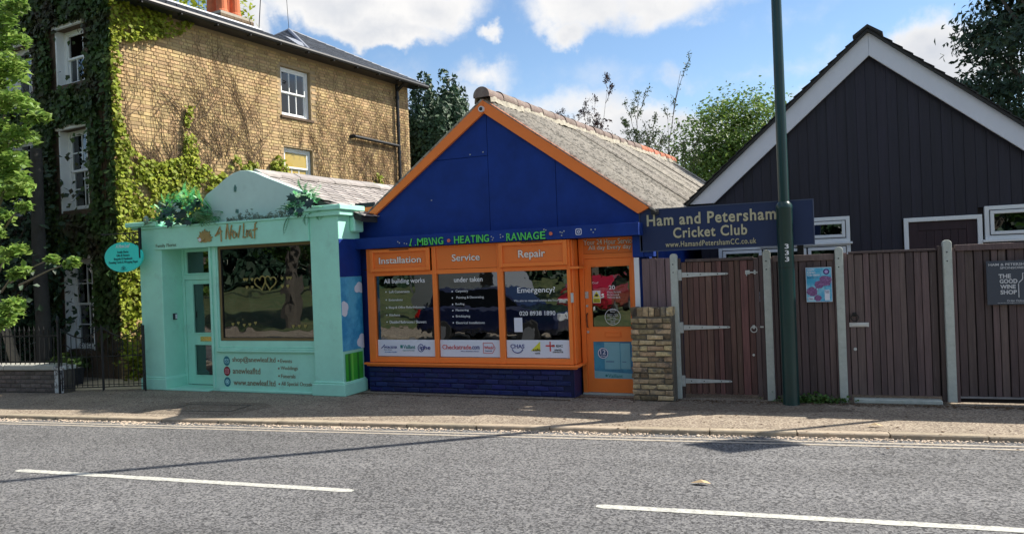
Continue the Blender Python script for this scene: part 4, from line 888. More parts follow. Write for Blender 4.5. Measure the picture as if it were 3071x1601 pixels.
# ================================================================== BRICK HOUSE
H = thing('brick_house', 'tall yellow stock brick house with slate roof behind the green shop', 'house', (-12.9, 10.8, 0), R(-7))
WD, WT = 9.5, 7.42     # depth of the flank, height of its brickwork
side_holes = [(4.41, 5.41, 5.83, 7.06), (4.43, 5.41, 3.55, 5.07)]
mb = MB()
for (a, b, c, d) in holed(0, WD, 0, WT, side_holes): mb.box(-.30, -.012, a, b, c, d)
flank = mb.build('flank_wall', MORTY, H)
front_holes = [(-1.80, -.87, 5.98, 7.12), (-1.80, -.87, 3.40, 5.05), (-1.80, -.87, .55, 2.40), (-3.72, -2.76, 5.75, 7.05), (-3.72, -2.76, 3.40, 5.05), (-3.72, -2.76, .55, 2.40), (-6.2, -5.2, 5.75, 7.05), (-6.2, -5.2, 3.4, 5.05)]
mb = MB()
for (a, b, c, d) in holed(-9, -.012, 0, 8.35, front_holes): mb.box(a, b, 0, .30, c, d)
mb.box(-9.0, -.005, -.05, .34, 8.351, 8.43)
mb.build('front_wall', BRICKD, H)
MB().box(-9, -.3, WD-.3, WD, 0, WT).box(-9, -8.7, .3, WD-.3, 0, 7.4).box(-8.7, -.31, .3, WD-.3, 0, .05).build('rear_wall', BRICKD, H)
MB().box(-8.7, -.6, .9, 1.0, .05, 7.4).box(-1.2, -1.1, 1.0, WD-.5, .05, 7.4).build('interior', DARKIN, H)
# individual bricks of the sunlit flank, Flemish bond
bs = [rough_box_mesh('brick', .213, .045, .064, BRICKY, .004, .004, s) for s in range(4)]
bh = [rough_box_mesh('brick', .101, .045, .064, BRICKY, .004, .004, s+9) for s in range(4)]
rb = random.Random(21); bricks = []
for r_ in range(int(WT/.075)):
    z = .037+r_*.075; y = .0+(-.055 if r_ % 2 else 0.0); k = r_ % 2
    while y < WD-.02:
        w = .213 if k % 2 == 0 else .101
        yc = y+w/2
        a, b = max(0, y), min(WD, y+w)
        if b-a > .04 and not any(h[0]-.01 < b and a < h[1]+.01 and h[2]-.03 < z < h[3]+.03 for h in side_holes): bricks.append(((a+b)/2, z, b-a, w))
        y += w+.011; k += 1
def vis(b): return b[1] > 3.3 or b[0] < 1.3
bricks.sort(key=lambda b: (not vis(b), b[0]**2+1.0*(b[1]-4.3)**2))
for (yc, z, w, wo) in bricks[:300]:
    me = (bs if wo > .2 else bh)[rb.randrange(4)]
    inst('brick', me, flank, (rb.uniform(-.004, .003), yc, z+rb.uniform(-.002, .002)), (rb.uniform(-.01, .01), 0, R(90)), (w/wo, 1, 1))
mb = MB()
for (yc, z, w, wo) in bricks[300:]:
    j = rb.uniform(-.004, .003); q = .0315; e = .005; y0, y1 = yc-w/2, yc+w/2
    mb.add([(j, y0+e, z-q+e), (j, y1-e, z-q+e), (j, y1-e, z+q-e), (j, y0+e, z+q-e), (-.02, y0, z-q), (-.02, y1, z-q), (-.02, y1, z+q), (-.02, y0, z+q)], [(0, 1, 2, 3), (4, 5, 1, 0), (5, 6, 2, 1), (6, 7, 3, 2), (7, 4, 0, 3)])
tag(mb.build('brickwork', BRICKY, flank), kind='stuff')
# corner return bricks seen on the front edge are covered by creeper
WP = mat('window_paint', (.78, .80, .80), .4, var=.04, vscale=8)
BLIND = mat('gold_blind', (.72, .46, .05), .8, var=.1)
CURT = mat('net_curtain', (.50, .54, .52), .9, var=.1)
BGL = mat('blind_behind_glass', (.42, .29, .035), .6, coat=1.0, var=.1, vscale=2)
HGL = glass_mat('house_glass', .05, (.78, .8, .8), .006, 1.2)
def sash(parent, x0, x1, z0, z1, loc, rot, rec, cols=3, rows=(1, 1), split=.5, blind=None, lower_blind=None, sill=True, open_top=False, plain_top=False):
    """sliding sash window built in the x-z plane facing -y; origin at loc"""
    w = MB().frame(x0, x1, z0, z1, .075, rec, rec+.10, wb=.06, wt=.06).build('window', WP, parent, bevel=.005); w.location = loc; w.rotation_euler = (0, 0, rot)
    zm = z0+(z1-z0)*split; s = .045
    for q, (a, b, dy, nr) in enumerate(((z0+.06, zm+.02, .045, rows[0]), (zm-.02, z1-.06, .015, rows[1]))):
        f = MB().frame(x0+.075, x1-.075, a, b, s, rec+dy, rec+dy+.035); f.build('sash', WP, w, bevel=.004)
        if open_top and q == 1: continue
        xx0, xx1 = x0+.075+s, x1-.075-s; bars = MB()
        for i in range(1, 1 if (plain_top and q == 1) else cols): c = xx0+(xx1-xx0)*i/cols; bars.box(c-.012, c+.012, rec+dy+.004, rec+dy+.026, a+s, b-s)
        for i in range(1, nr): c = a+s+(b-a-2*s)*i/nr; bars.box(xx0, xx1, rec+dy+.0055, rec+dy+.0245, c-.011, c+.011)
        if bars.v: tag(bars.build('glazing_bars', WP, w))
        MB().box(xx0-.01, xx1+.01, rec+dy+.012, rec+dy+.018, a+s-.01, b-s+.01).build('pane', BGL if plain_top else HGL, w)
        bl = blind if q == 1 else lower_blind
        if bl and not plain_top: MB().box(xx0-.05, xx1+.05, rec+.10, rec+.105, a, b).build('blind', bl, w)
    if sill: MB().box(x0-.06, x1+.06, rec-.14, rec+.02, z0-.07, z0-.005).build('sill', WP if rot == 0 else BRICKD, w, bevel=.005)
    return w
sash(H, 4.42, 5.40, 5.84, 7.05, (0, 0, 0), R(90), .10, 3, (1, 1), .5, CURT, CURT)
sash(H, 4.44, 5.40, 3.56, 5.06, (0, 0, 0), R(90), .10, 3, (1, 1), .68, BLIND, BLIND, plain_top=True)
# painted reveals and windows of the front
for (a, b, c, d) in front_holes[:6]:
    MB().box(a-.035, a+.008, -.012, .17, c-.05, d).box(b-.004, b+.02, -.012, .17, c, d).box(a-.08, b+.06, -.06, .17, d+.001, d+.085).build('reveal', WP, H, bevel=.004)
    if c > 5.5: sash(H, a, b, c, d, (0, 0, 0), 0, .16, 3 if a > -2 else 2, (1, 1), .5, None, CURT, open_top=a > -2)
    elif c > 3: sash(H, a, b, c, d, (0, 0, 0), 0, .16, 2, (2, 2), .5)
    else: sash(H, a, b, c, d, (0, 0, 0), 0, .16, 2, (2, 2), .5, None, CURT)
# roofs: low slope over the near half, hipped roof over the rear half
ov = .38
def slates_on(p0, p1, p2, p3, rows, cols, name='slate_course'):
    """a slate surface of real overlapping courses between eave p0-p1 and top p3-p2"""
    p0, p1, p2, p3 = map(Vector, (p0, p1, p2, p3)); mb = MB(); nn = (p1-p0).cross(p3-p0).normalized()
    if nn.z < 0: nn = -nn
    for r_ in range(rows):
        t0, t1 = r_/rows, min(1, (r_+1.12)/rows); a, b = p0.lerp(p3, t0), p1.lerp(p2, t0); c, d = p0.lerp(p3, t1), p1.lerp(p2, t1)
        n_ = max(1, int((b-a).length/.26)); off = .5*(r_ % 2)/n_
        for i in range(n_+1):
            s0 = max(0, (i-.5*(r_ % 2))/n_); s1 = min(1, (i+1-.5*(r_ % 2))/n_-.004)
            if s1 <= s0: continue
            h0 = .016+rb.uniform(0, .004)
            mb.add([a.lerp(b, s0)+nn*h0, a.lerp(b, s1)+nn*h0, c.lerp(d, s1)+nn*.002, c.lerp(d, s0)+nn*.002, a.lerp(b, s0), a.lerp(b, s1)], [(0, 1, 2, 3), (4, 5, 1, 0)])
    return mb
EZ = 7.50
rf = MB().add([(ov, .2, EZ), (ov, 5.2, EZ), (-1.5, 5.2, 8.36), (-1.5, .2, 8.36), (-3.3, .2, EZ), (-3.3, 5.2, EZ)], [(0, 1, 2, 3), (3, 2, 5, 4), (0, 3, 4), (1, 5, 2), (0, 4, 5, 1)]).build('roof', ROOFD, H)
AP = (-2.2, 6.9, 8.95); near = (ov, 5.0, EZ); farc = (ov, WD+.35, EZ+.03)
MB().add([near, farc, AP, (-5.2, 5.0, EZ), (-5.2, WD+.35, EZ+.03)], [(0, 1, 2), (3, 0, 2), (1, 4, 2), (4, 3, 2), (0, 3, 4, 1)]).build('roof_core', ROOFD, rf)
tag(slates_on((ov+.02, .2, EZ+.01), (ov+.02, 5.15, EZ+.01), (-1.5, 5.15, 8.37), (-1.5, .2, 8.37), 11, 19).build('slates', SLATE, rf), kind='stuff')
tag(slates_on((ov+.02, 5.0, EZ+.01), (ov+.02, WD+.37, EZ+.04), AP, AP, 15, 18).build('slates', SLATE, rf), kind='stuff')
tag(slates_on((-5.2, 4.98, EZ+.01), (ov, 4.98, EZ+.01), AP, AP, 15, 20).build('slates', SLATE, rf), kind='stuff')
MB().tube([near, AP], .05, 6).tube([AP, farc], .035, 6).tube([AP, (-5.2, 5.0, EZ)], .035, 6).tube([(-1.5, .2, 8.37), (-1.5, 5.2, 8.37)], .05, 6).build('lead_flashing', LEAD, rf)
MB().add([(ov-.1, 4.9, EZ+.05), (ov-.1, 5.6, EZ+.05), (-.4, 5.35, EZ+.48), (-.4, 5.0, EZ+.48)], [(0, 1, 2, 3)]).build('lead_flashing', LEAD, rf)
MB().box(-.02, ov-.01, .1, WD+.3, WT+.0, WT+.04).box(ov-.03, ov, .0, WD+.33, WT-.02, EZ+.0).build('eaves_board', BLACKP, H)
gt = MB().tube([(ov+.05, -.05, EZ-.05), (ov+.05, WD+.42, EZ-.05)], .065, 10); gt.build('gutter', METAL_D, H)
MB().tube([(.09, 8.85, EZ-.10), (.09, 8.85, 2.5)], .05, 10).build('drainpipe', METAL_D, H)
MB().tube([(ov+.03, 8.85, EZ-.08), (.09, 8.85, EZ-.30)], .05, 10).tube([(.09, 8.85, 5.58), (.10, 6.9, 5.62)], .045, 10).tube([(.10, 6.9, 5.62), (-.02, 6.85, 5.62)], .055, 10).build('waste_pipe', METAL_D, H)
pc = MB()
for z in (7.0, 6.2, 5.4, 4.6): pc.tube([(.09, 8.85, z-.04), (.09, 8.85, z+.04)], .062, 10)
pc.build('pipe_collar', METAL_D, H)
wr = MB()
for y in np.arange(.4, WD, .9): wr.box(ov-.02, ov+.1, y-.015, y+.015, EZ-.13, EZ-.10)
wr.build('gutter_bracket', METAL_D, H)
MB().box(-1.0, -.02, .02, .30, 8.0, 8.6).build('parapet_end', WP, H)
CHB = mat('chimney_brick', (.17, .12, .075), .95, var=.4, vscale=14, bump=.6)
cx0, cx1, cy0, cy1 = -2.55, -1.75, 4.15, 5.15
ch = MB().box(cx0+.03, cx1-.03, cy0+.03, cy1-.03, 7.4, 8.58).build('chimney', MORTAR, rf)
chb = MB()
for r_ in range(16):
    z = 7.42+r_*.075; e = .03 if r_ >= 13 else 0; o_ = .11 if r_ % 2 else 0
    for s_ in range(-1, 5):
        a = max(cx0-e, cx0-e+s_*.224+o_); b = min(cx1+e, cx0-e+(s_+1)*.224+o_-.01)
        if b-a > .02: chb.box(a, b, cy0-e, cy0-e+.09, z, z+.065)
        a = max(cy0-e+.09, cy0-e+s_*.224+o_+.09); b = min(cy1+e, cy0-e+(s_+1)*.224+o_+.08)
        if b-a > .02: chb.box(cx1+e-.1, cx1+e, a, b, z, z+.065)
tag(chb.build('chimney_bricks', CHB, rf), kind='stuff')
MB().box(cx0-.02, cx1+.02, cy0-.02, cy1+.02, 8.615, 8.68).build('chimney_cap', MORTAR, rf)
for i, (px_, py2) in enumerate(((-2.38, 4.4), (-2.38, 4.9), (-1.96, 4.36), (-1.94, 4.76))):
    p = MB().tube([(px_, py2, 8.65), (px_, py2, 8.74), (px_, py2, 8.78), (px_, py2, 9.45), (px_, py2, 9.48), (px_, py2, 9.56)], [.17, .16, .14, .115, .14, .14], 14).build('chimney_pot', POT, rf)
MB().tube([(-1.6, 5.2, 8.1), (-1.42, 5.3, 10.4)], .012, 5).tube([(-2.2, 6.9, 8.9), (-2.32, 6.9, 11.2)], .008, 5).build('aerial_mast', METAL_D, rf)

# ---- creeper: leaves and bare stems on the house
def noise2(x, y, s=0):
    return (math.sin(x*1.7+s)+math.sin(y*2.3+1.3*s)+math.sin((x+y)*3.1+s*2)+.6*math.sin(x*6.3-y*5.1+s)+.5*math.sin(x*11+y*9+s))/4.1
CR = thing('climbing_creeper', 'dense green creeper covering the front and corner of the brick house', 'creeper', (-12.9, 10.8, 0), R(-7))
rc = random.Random(17); P_, N_ = [], []
while len(P_) < 34000:
    x, z = rc.uniform(-8.5, .12), rc.uniform(.2, 8.7)
    if x < -5 and rc.random() < .5: continue
    if any(h[0]-.12+(.06*rc.random()) < x < h[1]+.17+.08*rc.random() and h[2]-.12 < z < h[3]+.06 for h in front_holes[:6]) and rc.random() > .02: continue
    v = noise2(x, z, 1.0)
    if z < 2.0 and x > -.85: # ground-floor wall by the corner is partly bare
        if rc.random() < (1.4-z)*.9: continue
    if z < 1.0 and rc.random() < .7: continue
    if v < -.55 and rc.random() < .8: continue
    if .0 < x: pass
    if -.38 < x < .02 and 3.0 < z < 6.0 and rc.random() < .75: continue
    P_.append((x, -.05-abs(rc.gauss(0, .05))-.06*max(0, v), z)); N_.append((0, -1, .35))
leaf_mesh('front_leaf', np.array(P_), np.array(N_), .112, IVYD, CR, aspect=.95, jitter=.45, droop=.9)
pl_ = [(0, 7.6), (.6, 6.45), (.9, 6.9), (1.6, 7.0)]
def upper(s):      # upper limit of the leafy area on the flank
    pts_ = [(0, 5.4), (.15, 5.0), (.35, 4.5), (.62, 4.35), (.95, 4.3), (1.5, 4.5), (1.62, 5.6), (1.74, 5.6), (1.9, 4.3), (2.3, 4.55), (2.55, 5.1), (2.75, 5.15), (3.0, 4.75), (3.4, 4.75), (3.9, 4.55), (4.35, 5.0), (4.42, 4.7), (4.44, 3.5), (5.6, 3.4), (6.6, 3.4), (7.3, 3.9), (7.6, 4.8), (8.0, 4.6), (8.3, 3.6), (9.5, 3.0)]
    for i in range(len(pts_)-1):
        if pts_[i][0] <= s <= pts_[i+1][0]:
            t = (s-pts_[i][0])/(pts_[i+1][0]-pts_[i][0]); return pts_[i][1]*(1-t)+pts_[i+1][1]*t
    return 0
P_, N_ = [], []; tries = 0
while len(P_) < 24000 and tries < 400000:
    tries += 1; s, z = rc.uniform(-.05, 9), rc.uniform(.2, 7.6)
    if z > 5.5 and s < 1.9 and z > 7.5-.9*(1.9-s)**.5*.75 and not (s > 1.2 and rc.random() < .5): ok = True       # under the near eaves
    elif z < upper(max(s, 0)):
        d = upper(max(s, 0))-z; v = noise2(s*1.6, z*1.6, 4)
        ok = (v > (-.42 if s < 1.9 else -.06)+.35*math.exp(-d*1.3)-.10*d) if s > .25 else True
        if s > .5 and z < 3.0: ok = ok and rc.random() < .75
        if s < .7 and z < 1.3 and noise2(s*3, z*2, 2) < .1: ok = False
    else: ok = s < .13+.12*noise2(0, z*3, 3) and z < 7.0 and rc.random() < .8
    if not ok: continue
    P_.append((.05+abs(rc.gauss(0, .05)), s, z)); N_.append((1, -.1, .5))
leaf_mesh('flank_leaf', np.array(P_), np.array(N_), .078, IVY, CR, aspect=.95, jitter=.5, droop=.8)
vn = MB()
def vine(y, z, dirz, L, r0, depth=0):
    pts_ = [(.02, y, z)]; a = dirz; n_ = int(L/.12)
    for i in range(n_):
        a += rc.uniform(-.33, .33); a = max(-1.1, min(1.1, a*.93)); y += .12*math.sin(a); z += .12*math.cos(a)
        if z > 7.35 or y > WD or y < 0.02: break
        if any(h[0]-.05 < y < h[1]+.05 and h[2]-.1 < z < h[3]+.05 for h in side_holes): break
        pts_.append((.018+rc.uniform(0, .02), y, z))
        if depth < 2 and rc.random() < .17: vine(y, z, a+rc.choice((-1, 1))*rc.uniform(.35, 1.0), L*(1-i/n_)*.75, r0*.65, depth+1)
    if len(pts_) > 1: vn.tube(pts_, [r0*(1-.7*i/len(pts_)) for i in range(len(pts_))], 4, cap=False)
for i in range(46): s = rc.uniform(.1, 3.9); vine(s, upper(s)-rc.uniform(.0, .8), rc.uniform(-.4, .4), rc.uniform(.8, 3.4), .008)
for i in range(60): s = rc.uniform(5.5, 9.3); vine(s, rc.uniform(2.8, 4.4), rc.uniform(-.3, .3), rc.uniform(1.5, 4.2), .007)
for i in range(30): s = rc.choice((rc.uniform(.6, 1.4), rc.uniform(1.5, 3.2))); vine(s, upper(s)-.5, rc.uniform(-.8, .8), rc.uniform(.7, 1.4), .014)
for i in range(10): vine(rc.uniform(4.2, 5.6), rc.uniform(5.0, 5.1), rc.uniform(-.5, .5), .7, .007)
tag(vn.build('bare_stem', VINE, CR), kind='stuff')
vn = MB(); 
for i in range(12):
    x = -.08-.3*rc.random(); pts_ = []; z = 1.0+rc.random()
    for q in range(30):
        pts_.append((x, -.02, z)); z += .16; x = min(-.02, x+rc.uniform(-.04, .04))
    vn.tube(pts_, .008, 4, cap=False)
tag(vn.build('bare_stem', VINE, CR), kind='stuff')

# ================================================================== LOW WALL, RAILINGS, GATE
LW = thing('low_garden_wall', 'low dark brick garden wall with pale coping at the left edge', 'wall', (-12.42, 9.25, 0), math.atan(.12))
MB().box(-7, -.02, .015, .22, 0, .40).build('wall_core', mat('dark_mortar', (.09, .08, .07), .95, var=.3, vscale=20, bump=.6), LW)
lb = [rough_box_mesh('brick', .216, .06, .062, BRICKL, .01, .007, s) for s in range(5)]
for r_ in range(5):
    x = -.24-.1*(r_ % 2)
    while x > -3.2:
        inst('brick', lb[rb.randrange(5)], LW, (x-.108, .005+rb.uniform(-.006, .006), .05+r_*.075), (0, rb.uniform(-.02, .02), 0)); x -= .225
PLW = mat('flaking_white_paint', (.60, .62, .62), .8, var=.1, vscale=8, dirt=((.12, .10, .09), 9.0, .5, .58, .9), bump=.4)
MB().box(-.235, -.06, -.02, .26, 0, .40).build('painted_pier', PLW, LW, bevel=.012)
COPS = mat('coping_stone', (.42, .42, .38), .85, var=.15, vscale=8, bump=.3, dirt=((.15, .15, .13), 6, .55, .75, .5))
for k in range(6): MB().box(-7+k*1.13, -7+(k+1)*1.13-.006, -.035, .27, .402, .495).build('coping', COPS, LW, bevel=.012)
MB().box(-.215, -.03, -.035, .27, .402, .47).build('coping', PLW, LW, bevel=.01)
RL = thing('iron_railings', 'black iron railings with spear tips on the low garden wall', 'railings', (-12.42, 9.25, .495), math.atan(.12))
MB().box(-7, -.15, .09, .10, .49, .515).box(-7, -.15, .09, .10, .03, .05).build('rail', METAL_D, RL)
br_ = MB().tube([(0, 0, 0), (0, 0, .56), (0, 0, .60), (0, 0, .68)], [.009, .009, .018, .002], 6).mesh('bar', METAL_D)
for i in range(62): inst('bar', br_, RL, (-.22-i*.11, .095, .0))
GP = thing('iron_gate', 'ornate black wrought iron double gate between the low wall and green shop', 'gate', (-12.42, 9.25, 0), math.atan2(.5, 1.3))
MB().tube([(-.105, 0, 0), (-.105, 0, 1.22)], .022, 8).tube([(-.105, 0, 1.22), (-.105, 0, 1.27), (-.105, 0, 1.31), (-.105, 0, 1.36)], [.02, .035, .025, .004], 8).build('gate_post', METAL_D, GP)
MB().tube([(1.41, 0, 0), (1.41, 0, 1.14)], .016, 8).build('gate_post', METAL_D, GP)
def scroll(mb, cx, cz, r_, sx=1, sz=1, turns=1.4, rad=.006):
    pts_ = []
    for i in range(22):
        t = i/21; a = t*turns*2*math.pi; rr = r_*(1-.75*t); pts_.append((cx+sx*rr*math.cos(a), 0, cz+sz*rr*math.sin(a)))
    mb.tube(pts_, rad, 5)
for (x0, x1, side) in ((-.06, .66, 1), (.68, 1.38, -1)):
    lf = MB().tube([(x0, 0, .04), (x0, 0, 1.13)], .011, 6).tube([(x1, 0, .02), (x1, 0, 1.16)], .011, 6).tube([(x0, 0, .09), (x1, 0, .09)], .009, 6).tube([(x0, 0, .13), (x1, 0, .13)], .007, 6).tube([(x0, 0, .62), (x1, 0, .62)], .009, 6)
    lf = lf.build('gate_leaf', METAL_D, GP)
    n_ = 8
    for i in range(1, n_):
        x = x0+(x1-x0)*i/n_; top = .95 + .16*((x-x0)/(x1-x0)-.5)**2*4
        MB().tube([(x, 0, .09), (x, 0, top)], .0065, 5).build('bar', METAL_D, lf)
    tp = [(x0+(x1-x0)*i/14, 0, .95+.17*(abs(i/7-1))**1.6) for i in range(15)]
    sc_ = MB().tube(tp, .010, 6)
    cx = (x0+x1)/2
    for (dx, dz, q) in ((-.07, .72, 1), (.07, .72, -1), (-.07, .83, 1), (.07, .83, -1)): scroll(sc_, cx+dx*.9+.08*side, dz, .055, q, 1)
    for dx in (-.26, .26): scroll(sc_, cx+dx, 1.10, .05, 1 if dx > 0 else -1, 1)
    sc_.build('scrollwork', METAL_D, lf)
MB().tube([(-.105, 0, .84), (.03, 0, .84), (.10, 0, .78), (.12, 0, .62), (.16, 0, .1)], .009, 6).build('brace', METAL_D, GP)
tag(MB().add([(-13.6, 9.2, .004), (-11.3, 9.9, .004), (-11.3, 18, .004), (-12.6, 18, .004), (-13.2, 11.6, .004)], [(0, 1, 2, 3, 4)]).build('gravel_path', GRAVEL), kind='structure')
# planter trough under the window, small shrubs along the flank
tr_ = thing('planter_trough', 'dark blue grey trough planter on the ground beneath the house window', 'planter', (-13.6, 10.05, 0), R(-7))
MB().prism([(-.40, 0), (.40, 0), (.46, .32), (-.46, .32)], -.18, .18).build('trough', mat('trough_grey', (.015, .018, .028), .7, var=.3), tr_, bevel=.01)
P_ = np.random.normal(0, 1, (500, 3))*np.array([.22, .1, .08])+np.array([0, 0, .38]); leaf_mesh('foliage', P_, (0, -1, .6), .09, IVYD, tr_, jitter=.8)
for (x, y, h_, lab) in ((-12.35, 11.3, .8, 'small leafy shrub at the foot of the house flank behind the gate'), (-12.2, 12.6, 1.1, 'taller leafy shrub farther back along the house flank')):
    sb_ = thing('shrub', lab, 'shrub', (x, y, 0)); P_ = np.random.normal(0, 1, (1500, 3))*np.array([.22, .3, h_*.28])+np.array([0, 0, h_*.5]); P_[:, 2] = np.abs(P_[:, 2]); leaf_mesh('foliage', P_, (.5, -.5, .8), .09, IVY, sb_, jitter=.8)
    mb = MB(); [mb.tube([(0, 0, 0), (rc.uniform(-.2, .2), rc.uniform(-.2, .2), h_*.8)], [.015, .004], 5) for _ in range(5)]; mb.build('stem', BARK, sb_)

# ================================================================== LAMP POST
LP_ = thing('lamp_post', 'tall dark green street lamp column numbered 333 in front of the fence', 'lamp post', (-.59, 10.44, 0))
LG = mat('column_green', (.006, .036, .034), .3, var=.15, vscale=4, dirt=((.05, .08, .07), 8, .62, .8, .4))
MB().tube([(0, 0, 0), (0, 0, .02), (0, 0, 2.50), (0, 0, 2.515), (0, 0, 2.56), (0, 0, 2.60)], [.104, .101, .099, .104, .100, .070], 28).build('base_column', LG, LP_, auto=True)
MB().tube([(0, 0, 2.58+i*.9) for i in range(12)], [.068-.002*i for i in range(12)], 24).build('upper_column', LG, LP_, auto=True)
MB().tube([(0, 0, 12.3), (0, -.2, 12.7), (0, -.7, 12.85)], .03, 10).build('arm', LG, LP_); MB().box(-.13, .13, -1.3, -.6, 12.78, 12.9).build('lantern', GALV, LP_, bevel=.03)
dpl = MB()
for i in range(9):
    a = R(-90-24+i*6); dpl.v += [(.1035*math.cos(a), .1035*math.sin(a), .55), (.1035*math.cos(a), .1035*math.sin(a), 1.74)]
    if i: dpl.f.append((2*i-2, 2*i, 2*i+1, 2*i-1))
dpl.build('access_door', LG, LP_)
MB().tube([(0, 0, 1.757), (0, 0, 1.763)], .1035, 28).build('door_ring', METAL_D, LP_)
va = math.atan2(.59, 10.44)*0+R(-90)  # numbers face the road
for i in range(3): T('3', -.004, .044, 2.00-i*.082, 2.06-i*.082, -.1015, WL, LP_, 'number', bold=.012)

# ================================================================== FENCE
FA = math.atan(.05); FO = (-.5, 10.75)
def fpos(u, d=0, z=0): return (FO[0]+u*math.cos(FA)+d*math.sin(FA), FO[1]+u*math.sin(FA)-d*math.cos(FA), z)   # d: towards the road
def post_mesh():
    w = .098; pr = [(-w/2, 0), (w/2, 0), (w/2, 1.955)]+[(w/2*math.cos(R(a)), 1.955+.045*math.sin(R(a))) for a in range(20, 180, 20)]+[(-w/2, 1.955)]
    return MB().prism(pr, -.05, .05)
post_labels = ['concrete fence post between the brick pier and the strap-hinged gate', 'concrete fence post just left of the green lamp column', 'concrete fence post between the flower poster and the gate with the padlock hasp', 'tallest concrete fence post left of the dark wine shop board']
pmesh = post_mesh(); hole_m = None
for i, u in enumerate((-1.57, -.35, .535, 1.765)):
    t = thing('concrete_post', post_labels[i], 'post', fpos(u, .02, .0 if i < 3 else .03), FA, 'concrete posts of the wooden fence')
    if i == 0:
        p0 = pmesh.build('shaft', CONC, t, bevel=.006); h0 = MB().disc(-.008, 1.85, .009, -.053, -.0505, 10).disc(-.008, 1.74, .009, -.053, -.0505, 10).build('bolt_hole', DARKIN, t)
    else:
        for src in (p0, h0): c = src.copy(); COL.objects.link(c); c.parent = t
def board_run(parent, u0, u1, z0, z1, bw, yb, name='board', m=WOODF, step=.010, gap=.007, rs=1):
    rr = random.Random(rs); n_ = max(1, round((u1-u0)/bw)); w = (u1-u0)/n_
    ws = [w*rr.uniform(.8, 1.2) for _ in range(n_)]; f = (u1-u0)/sum(ws); x = u0
    for i in range(n_):
        ww = ws[i]*f; dy = (step if i % 2 else 0)+rr.uniform(-.002, .002)
        b = MB().box(-ww/2+gap/2, ww/2-gap/2, -.011, .011, 0, z1-z0+rr.uniform(-.006, .006)); o = b.build(name, m, parent, bevel=.003, loc=(x+ww/2, yb+dy, z0)); o.rotation_euler = (0, rr.uniform(-.0025, .0025), 0); x += ww
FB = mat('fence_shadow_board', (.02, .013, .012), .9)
# gate 1
g1 = thing('wooden_gate', 'dark slatted wooden gate with three long pale strap hinges', 'gate', fpos(-.97, 0), FA)
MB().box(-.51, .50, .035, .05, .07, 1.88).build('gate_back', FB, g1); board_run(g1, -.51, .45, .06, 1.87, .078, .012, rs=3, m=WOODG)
MB().box(.452, .512, -.02, .034, .04, 1.90).build('gate_stile', WOODF, g1, bevel=.004); MB().box(.516, .566, -.005, .05, .0, 1.93).build('jamb', WOODF, g1, bevel=.004); MB().box(-.549, -.514, -.002, .05, .0, 1.93).build('jamb', WOODF, g1, bevel=.004); MB().box(-.45, .45, -.012, .05, 1.875, 1.915).build('top_rail', WOODF, g1, bevel=.004)
for z in (1.70, .975, .24):
    h = MB().prism([(-.50, z-.035), (-.50, z+.035), (.10, z+.014), (.125, z), (.10, z-.014)], -.014, -.008).build('strap_hinge', GALV, g1, bevel=.002)
    MB().box(-.555, -.502, -.02, -.006, z-.075, z+.075).build('hinge_plate', GALV, h, bevel=.002)
    for x in (-.42, -.25, -.02, .09): MB().disc(x, z, .008, -.018, -.014, 8).build('bolt_head', METAL_D, h)
MB().box(.34, .50, -.03, -.008, 1.695, 1.715).box(.34, .40, -.022, -.008, 1.68, 1.735).box(.45, .475, -.03, -.008, 1.68, 1.735).tube([(.36, -.03, 1.70), (.36, -.04, 1.66)], .006, 6).build('bolt', GALV, g1, bevel=.002)
MB().ring(.425, .945, .045, .011, -.03, -.018, 20).box(.40, .55, -.02, -.008, .965, .985).box(.41, .44, -.025, -.008, .95, 1.0).build('ring_latch', GALV, g1)
MB().disc(.41, .60, .016, -.015, -.005, 14).build('keyhole', GALV, g1)
# narrow panel behind the lamp column
f1 = thing('fence_panel', 'narrow slatted fence panel with the flower poster behind the lamp column', 'fence', fpos(.095, 0), FA, 'slatted wooden fence panels')
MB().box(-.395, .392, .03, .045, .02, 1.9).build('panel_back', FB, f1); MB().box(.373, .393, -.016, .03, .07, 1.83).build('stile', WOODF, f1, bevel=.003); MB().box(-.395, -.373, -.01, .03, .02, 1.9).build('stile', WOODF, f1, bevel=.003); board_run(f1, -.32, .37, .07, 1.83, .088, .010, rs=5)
MB().box(-.37, .385, -.018, .03, 1.832, 1.915).build('top_rail', WOODF, f1, bevel=.004); MB().box(-.37, .385, -.012, .03, .02, .068).build('gravel_board', WOODF, f1, bevel=.004); MB().box(-.37, -.325, -.018, .03, .07, 1.83).build('stile', WOODF, f1, bevel=.004)
# gate 2
g2 = thing('wooden_gate', 'wide slatted wooden gate with ring handle and white hasp', 'gate', fpos(1.15, 0), FA)
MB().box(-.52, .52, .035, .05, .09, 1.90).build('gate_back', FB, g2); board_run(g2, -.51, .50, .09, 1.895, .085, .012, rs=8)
MB().box(-.50, .50, -.014, .05, 1.90, 1.93).build('top_rail', WOODF, g2, bevel=.003); MB().box(-.563, -.518, -.0, .06, .02, 1.92).build('jamb', WOODF, g2, bevel=.004); MB().box(.515, .565, -.01, .06, .02, 1.96).build('jamb', WOODF, g2, bevel=.004)
MB().box(-.52, -.29, -.016, -.006, .965, 1.02).box(-.50, -.31, -.026, -.016, .98, 1.005).build('hasp', mat('pale_steel', (.62, .62, .60), .4, metal=.3), g2, bevel=.003)
MB().ring(-.455, 1.085, .05, .012, -.035, -.02, 22).box(-.48, -.43, -.02, -.008, 1.10, 1.15).build('ring_handle', METAL_D, g2)
MB().disc(-.46, .68, .02, -.014, -.004, 14).build('keyhole', GALV, g2); MB().box(-.5, .5, -.10, .04, .0, .055).build('threshold', CONC, g2, bevel=.01)
